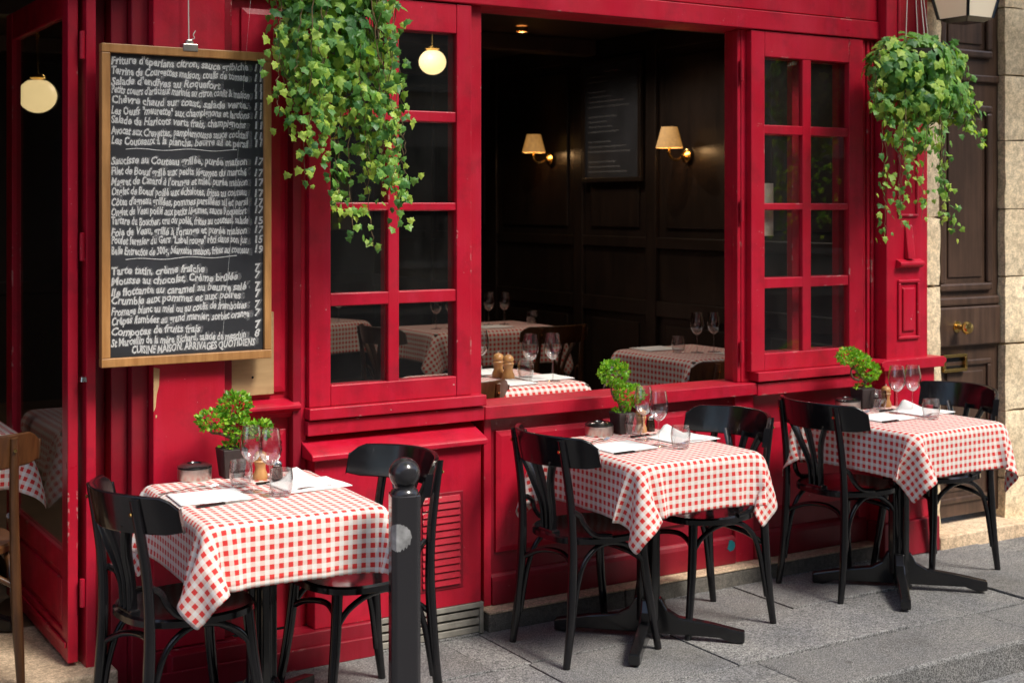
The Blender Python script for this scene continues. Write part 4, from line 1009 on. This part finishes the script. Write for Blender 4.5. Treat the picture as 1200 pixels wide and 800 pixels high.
# strand lists: points relative to the basket rim centre
r_ = random.Random(5); SL = []
def drop(x, y, ln, dx=0., dens=60, start=(0, 0, 0)):
    SL.append(([Vector((x * .55, y * .5, .02)), Vector((x * .95, y, .0)), Vector((x * 1.05 + dx * .3, y * 1.05, -ln * .45)), Vector((x + dx * .8, y, -ln * .8)), Vector((x + dx, y - .01, -ln))], dens))
for k in range(26):
    x = r_.uniform(-.25, .17); env = .52 + .18 * math.sin((x + .27) * 6) ; drop(x, -r_.uniform(.02, .20), r_.uniform(.40, .66) + .08 * (x > 0), r_.gauss(0, .04), 62)
for (x, ln, dx) in ((.00, .92, .03), (.05, .96, .06), (-.02, .86, .0), (.10, .80, .10), (.16, .72, .08), (.10, .88, .12), (-.14, .74, -.02), (.19, .62, .05), (-.06, .80, .03)): drop(x, -.10, ln, dx, 44)
ivy('hanging_ivy', (2.065, -.215, 2.50), 'dense hanging ivy trailing over the left window beside the chalkboard', SL, [((-.04, -.03, -.02), (.22, .19, .12), 250), ((-.06, -.05, -.20), (.19, .16, .20), 300), ((.0, -.05, -.40), (.15, .12, .16), 60)], 21,
    [((-.1, 0, 0), (0, 0, .5)), ((.1, 0, 0), (0, 0, .5)), ((0, -.1, 0), (0, 0, .5))])
SL = []
for (x, ln, dx, y) in ((-.20, .88, -.03, -.05), (-.14, .72, -.05, -.10), (-.02, .78, -.05, -.12), (.03, .66, .02, -.14), (-.06, .62, -.04, -.10), (.10, .80, .03, -.06), (-.22, .66, -.02, -.05), (.02, .86, .12, -.12), (-.10, .82, -.06, -.08)):
    drop(x, y, ln, dx, 46)
for (x, ln, dx) in ((.26, .34, .10), (.28, .42, .14), (.24, .38, .06), (-.26, .28, -.06), (.20, .36, .10), (-.18, .34, 0)): drop(x, -.06, ln, dx, 60)
ivy('hanging_ivy', (4.945, -.315, 2.41), 'round hanging ivy ball with thin trailing vines in front of the red pilaster', SL, [((0, 0, -.07), (.21, .19, .16), 420), ((.14, -.02, -.18), (.15, .14, .12), 190), ((-.15, -.03, -.10), (.13, .14, .13), 180), ((.02, -.06, -.22), (.16, .13, .13), 220), ((-.17, -.02, -.25), (.08, .09, .07), 45), ((.22, -.02, -.06), (.09, .10, .07), 50), ((-.04, -.04, -.38), (.12, .09, .12), 80), ((.24, -.03, -.27), (.09, .08, .06), 40)], 33,
    [((-.06, -.02, -.02), (.0, .0, .75)), ((.05, .0, -.02), (.0, .0, .75)), ((0, -.09, -.02), (0, 0, .75)), ((.13, 0, -.02), (0, 0, .75))])

# ------------------------------------------------------------------ wall lantern
ln = thing('wall_lantern', (5.34, -.30, 2.575), 'black framed lantern with lit frosted glass hung before the street door', 'lantern')
lx, ly, lz = 5.37, -.27, 2.60
MB().frustum(lx, ly, lz, lz + .30, .085, .085, .145, .145).build('glass_body', 'lantern_frost', ln)
MB().frustum(lx, ly, lz - .022, lz - .001, .06, .06, .094, .094).build('bottom_plate', 'black_iron', ln, .003)
MB().frustum(lx, ly, lz + .301, lz + .42, .17, .17, .03, .03).build('roof', 'black_iron', ln, .003)
for sx in (-1, 1):
    for sy in (-1, 1): MB().tube([(lx + sx * .089, ly + sy * .089, lz - .002), (lx + sx * .149, ly + sy * .149, lz + .303)], .008, 6).build('frame_bar', 'black_iron', ln)
MB().box(lx - .012, lx + .012, ly, .02, lz + .40, lz + .424).build('bracket', 'black_iron', ln, .003)

# ------------------------------------------------------------------ dining room things
FZ = .15
IT = [((3.22, .60), 0, .66, .66, 'just inside the open window sill', 13), ((4.76, 1.06), R(3), .60, .68, 'against the panelled wall inside', 14), ((4.55, 3.05), 0, .95, .60, 'at the far side of the dining room', 15),
      ((3.72, 4.05), R(20), .70, .70, 'in the dark back of the dining room', 16), ((.845, .83), R(0), .60, .66, 'inside the entrance by the glazed door', 17)]
for (x, y), rz, w, dp, ctx, sd_ in IT:
    FZ_ = .092 if x < 1.2 else FZ
    tb = make_table(w, dp); tb.location = (x, y, FZ_); tb.rotation_euler.z = rz
    tag(tb, 'black cross-foot dining table ' + ctx, 'table', 'tables in the dining room')
    tablecloth((x, y, FZ_ + TZ - .0015), rz, w, dp, .20, sd_, 'red and white checked cloth on the table ' + ctx, 'checked tablecloths in the dining room', res=dict(h=.030, steps=170, iters=9))
IZ = FZ + TZ + .0005
for (x, y, lab) in ((3.30, .40, 'left of the pair on the table inside the open window'), (3.41, .385, 'right of the pair on the table inside the open window'), (3.13, .70, 'at the far left corner of the table inside the open window'), (3.21, .69, 'second at the far left corner of the table inside the open window'),
                    (4.74, 1.00, 'nearer the street on the wall table inside'), (4.84, .98, 'nearer the wall on the wall table inside'), (4.66, 3.08, 'first of the pair on the far dining room table'), (4.77, 3.06, 'second of the pair on the far dining room table'), (3.9, 3.8, 'alone on the corner of the back dining room table'), (4.22, 3.0, 'first of the pair at the dark end of the far table'), (4.32, 2.98, 'second of the pair at the dark end of the far table')):
    put('wine', wine, x, y, 0, 'stemmed wine glass ' + lab, 'wine glass', 'wine glasses in the dining room', IZ)
for (x, y, lab) in ((3.35, .52, 'beside the mills inside the open window'), (3.24, .80, 'behind the mills inside the open window'), (4.66, 1.06, 'left of the wine glasses on the wall table inside'), (4.93, .93, 'right of the wine glasses on the wall table inside'), (4.95, 3.0, 'on the far dining room table'), (4.45, 3.0, 'at the dark end of the far dining room table')):
    put('tumb', tumb, x, y, 0, 'clear tumbler ' + lab, 'glass', 'tumblers in the dining room', IZ)
put('mill', mill, 3.275, .55, 0, 'pale wooden pepper mill on the table inside the open window', 'pepper mill', 'pepper mills in the dining room', IZ, 1.15)
put('mill', mill, 3.27, .63, 0, 'second wooden mill, behind the pepper mill inside the open window', 'pepper mill', 'pepper mills in the dining room', IZ, 1.15)
for (x, y, rz, lab) in ((3.18, .42, 5, 'near the sill on the table inside the open window'), (3.43, .50, -3, 'at the right of the table inside the open window'), (3.30, .82, 2, 'behind the mills on the table inside the open window'), (4.66, 1.26, 0, 'at the far end of the wall table inside'), (4.90, .82, 3, 'at the near end of the wall table inside'), (4.60, 2.93, 0, 'on the far dining room table')):
    put('n0', naps[0], x, y, R(rz), 'flat white paper napkin ' + lab, 'napkin', 'napkins in the dining room', IZ)
for (x, y, rz, lab) in ((2.88, .44, 84, 'with its back to the window sill, beside the left window'), (4.44, .50, 90, 'with its back to the street at the wall table inside'), (3.95, 2.95, 5, 'at the left end of the far dining room table'), (4.75, 2.55, 90, 'in front of the far dining room table')):
    o = copy_tree(bchair); o.location = (x, y, FZ); o.rotation_euler.z = R(rz); o.scale = (.95,) * 3; tag(o, 'dark wooden bentwood chair ' + lab, 'chair', 'chairs in the dining room')

# wall sconces
def sconce(y, z, label):
    t_ = thing('wall_sconce', (WX, y, z), label, 'wall lamp', 'lit sconces on the panelled wall')
    MB().lathe([(.045, 0), (.045, -.012), (.02, -.025), (.0, -.03)], (WX - .03, y, z - .10), 18, 'x').build('backplate', 'brass', t_)
    MB().tube(spline([(WX - .05, y, z - .10), (WX - .12, y, z - .13), (WX - .17, y, z - .10), (WX - .17, y, z - .05)], 6), .008, 8).build('arm', 'brass', t_)
    MB().lathe([(.085, -.055), (.050, .075), (.048, .075), (.083, -.055)], (WX - .17, y, z), 24, cap=False).build('lamp_shade', 'shade_glow', t_)
    MB().lathe([(0, -.05), (.018, -.045), (.02, -.02), (.0, .01)], (WX - .17, y, z), 12).build('bulb', 'bulb_glow', t_)
    ld = bpy.data.lights.new('sconce_light', 'POINT'); ld.energy = 1.6; ld.color = (1, .58, .25); ld.shadow_soft_size = .03
    lo = bpy.data.objects.new('sconce_light', ld); col.objects.link(lo); lo.location = (-.17, 0, -.04); lo.parent = t_
sconce(1.96, 2.107, 'lit brass sconce with parchment shade nearer the window'); sconce(3.53, 2.13, 'lit brass sconce with parchment shade deeper in the room, past the wall chalkboard')
def globe(x, y, z, r_, ztop, label):
    t_ = thing('globe_lamp', (x, y, z), label, 'ceiling lamp', 'opal globe lamps')
    MB().lathe([(r_ * math.sin(R(a_)), -r_ * math.cos(R(a_)) * .92) for a_ in range(0, 160, 10)], (x, y, z), 26).build('globe', 'globe_glow', t_)
    MB().lathe([(.03, r_ * .86), (.045, r_ * .95), (.04, r_ * 1.1), (.008, r_ * 1.2), (.008, ztop - z)], (x, y, z), 16).build('fitting', 'brass', t_)
globe(3.67, 2.02, 2.50, .077, 2.83, 'glowing opal globe lamp seen through the upper left window panes'); globe(1.83, 3.42, 2.33, .108, 2.83, 'glowing opal globe lamp seen through the open glazed door')
for (x, y, lab) in ((1.55, 3.35, 'left of the globe'), (2.05, 3.55, 'right of the globe')):
    o = MB().lathe([(0, 0), (.014, .008), (.010, .03), (0, .045)], (x, y, 2.70), 10); o.tube([(x, y, 2.74), (x, y, 2.83)], .004, 6); o = o.build('ceiling_spot', 'ember_glow'); tag(o, 'tiny orange ceiling spot ' + lab + ' behind the glazed door', 'ceiling lamp', 'tiny orange spots')
for (x, y, lab) in ((4.62, 2.60, 'over the far table'), (3.35, 1.75, 'behind the window table, added to brighten the room'), (2.60, 3.60, 'in the dark middle of the room, added as fill light'), (4.80, 1.70, 'next to the panelled wall table, added as fill light')):  # first lamp belongs to the room, the other three are added as fill
    t_ = thing('ceiling_fill_light', (x, y, 2.80), 'small lit downlight in the dining room ceiling ' + lab, 'ceiling lamp', 'ceiling downlights')
    MB().lathe([(.040, 0), (.040, .03), (.034, .03), (.034, .0)], (x, y, 2.795), 18, cap=False).build('ring', 'brass', t_); MB().lathe([(.0, .02), (.033, .021), (.033, .026), (0, .027)], (x, y, 2.795), 16).build('lens', 'ember_glow', t_)
    ld = bpy.data.lights.new('downlight', 'SPOT'); ld.energy = 13; ld.color = (1, .86, .72); ld.shadow_soft_size = .012; ld.spot_size = R(150); ld.spot_blend = .6
    lo = bpy.data.objects.new('downlight', ld); col.objects.link(lo); lo.location = (0, 0, .002); lo.parent = t_
# inner chalkboard
IB = thing('wine_chalkboard', (WX, 2.75, 1.9), 'tall dark chalkboard with chalk list on the indoor panelled wall between the sconces', 'chalkboard')
y0, y1, z0, z1 = 2.44, 3.05, 1.885, 2.655
MB().box(WX - .052, WX - .032, y0, y1, z0, z1).build('board', 'black_slate', IB)
for (a_, b_, c_, d_) in ((y0 - .03, y1 + .03, z1, z1 + .03), (y0 - .03, y1 + .03, z0 - .03, z0), (y0 - .03, y0, z0 + .0005, z1 - .0005), (y1, y1 + .03, z0 + .0005, z1 - .0005)): MB().box(WX - .060, WX - .031, a_, b_, c_, d_).build('frame', 'dark_panel', IB, .003)
for li in range(21):
    zb = z1 - .05 - li * .034
    if li in (3, 8, 13, 17): continue
    ln_ = (.2 if li == 0 else rng.uniform(.18, .5)); ys = (y1 - .04) - (.18 if li == 0 else 0.)
    n_ = int(ln_ / .006); pts = [(WX - .0535, ys - k * .006, zb + .006 * math.sin(k * 2.1 + math.sin(k * .7) * 2) * (0 if (k // 7) % 5 == 4 else 1)) for k in range(n_)]
    MB().tube(pts, .0028, 4).build('chalk_scrawl', 'chalk_smear', IB)
# framed picture and plate on back wall
pc = thing('framed_picture', (4.9, 6.47, 1.6), 'small pale matted picture frame on the dark back wall', 'picture')
px_, pz = 5.12, 1.70
MB().box(px_ - .10, px_ + .10, 6.44, 6.474, pz - .22, pz + .22).build('mat', 'picture_mat', pc, .003); MB().box(px_ - .045, px_ + .045, 6.437, 6.4395, pz - .11, pz + .13).build('print', 'picture_print', pc)
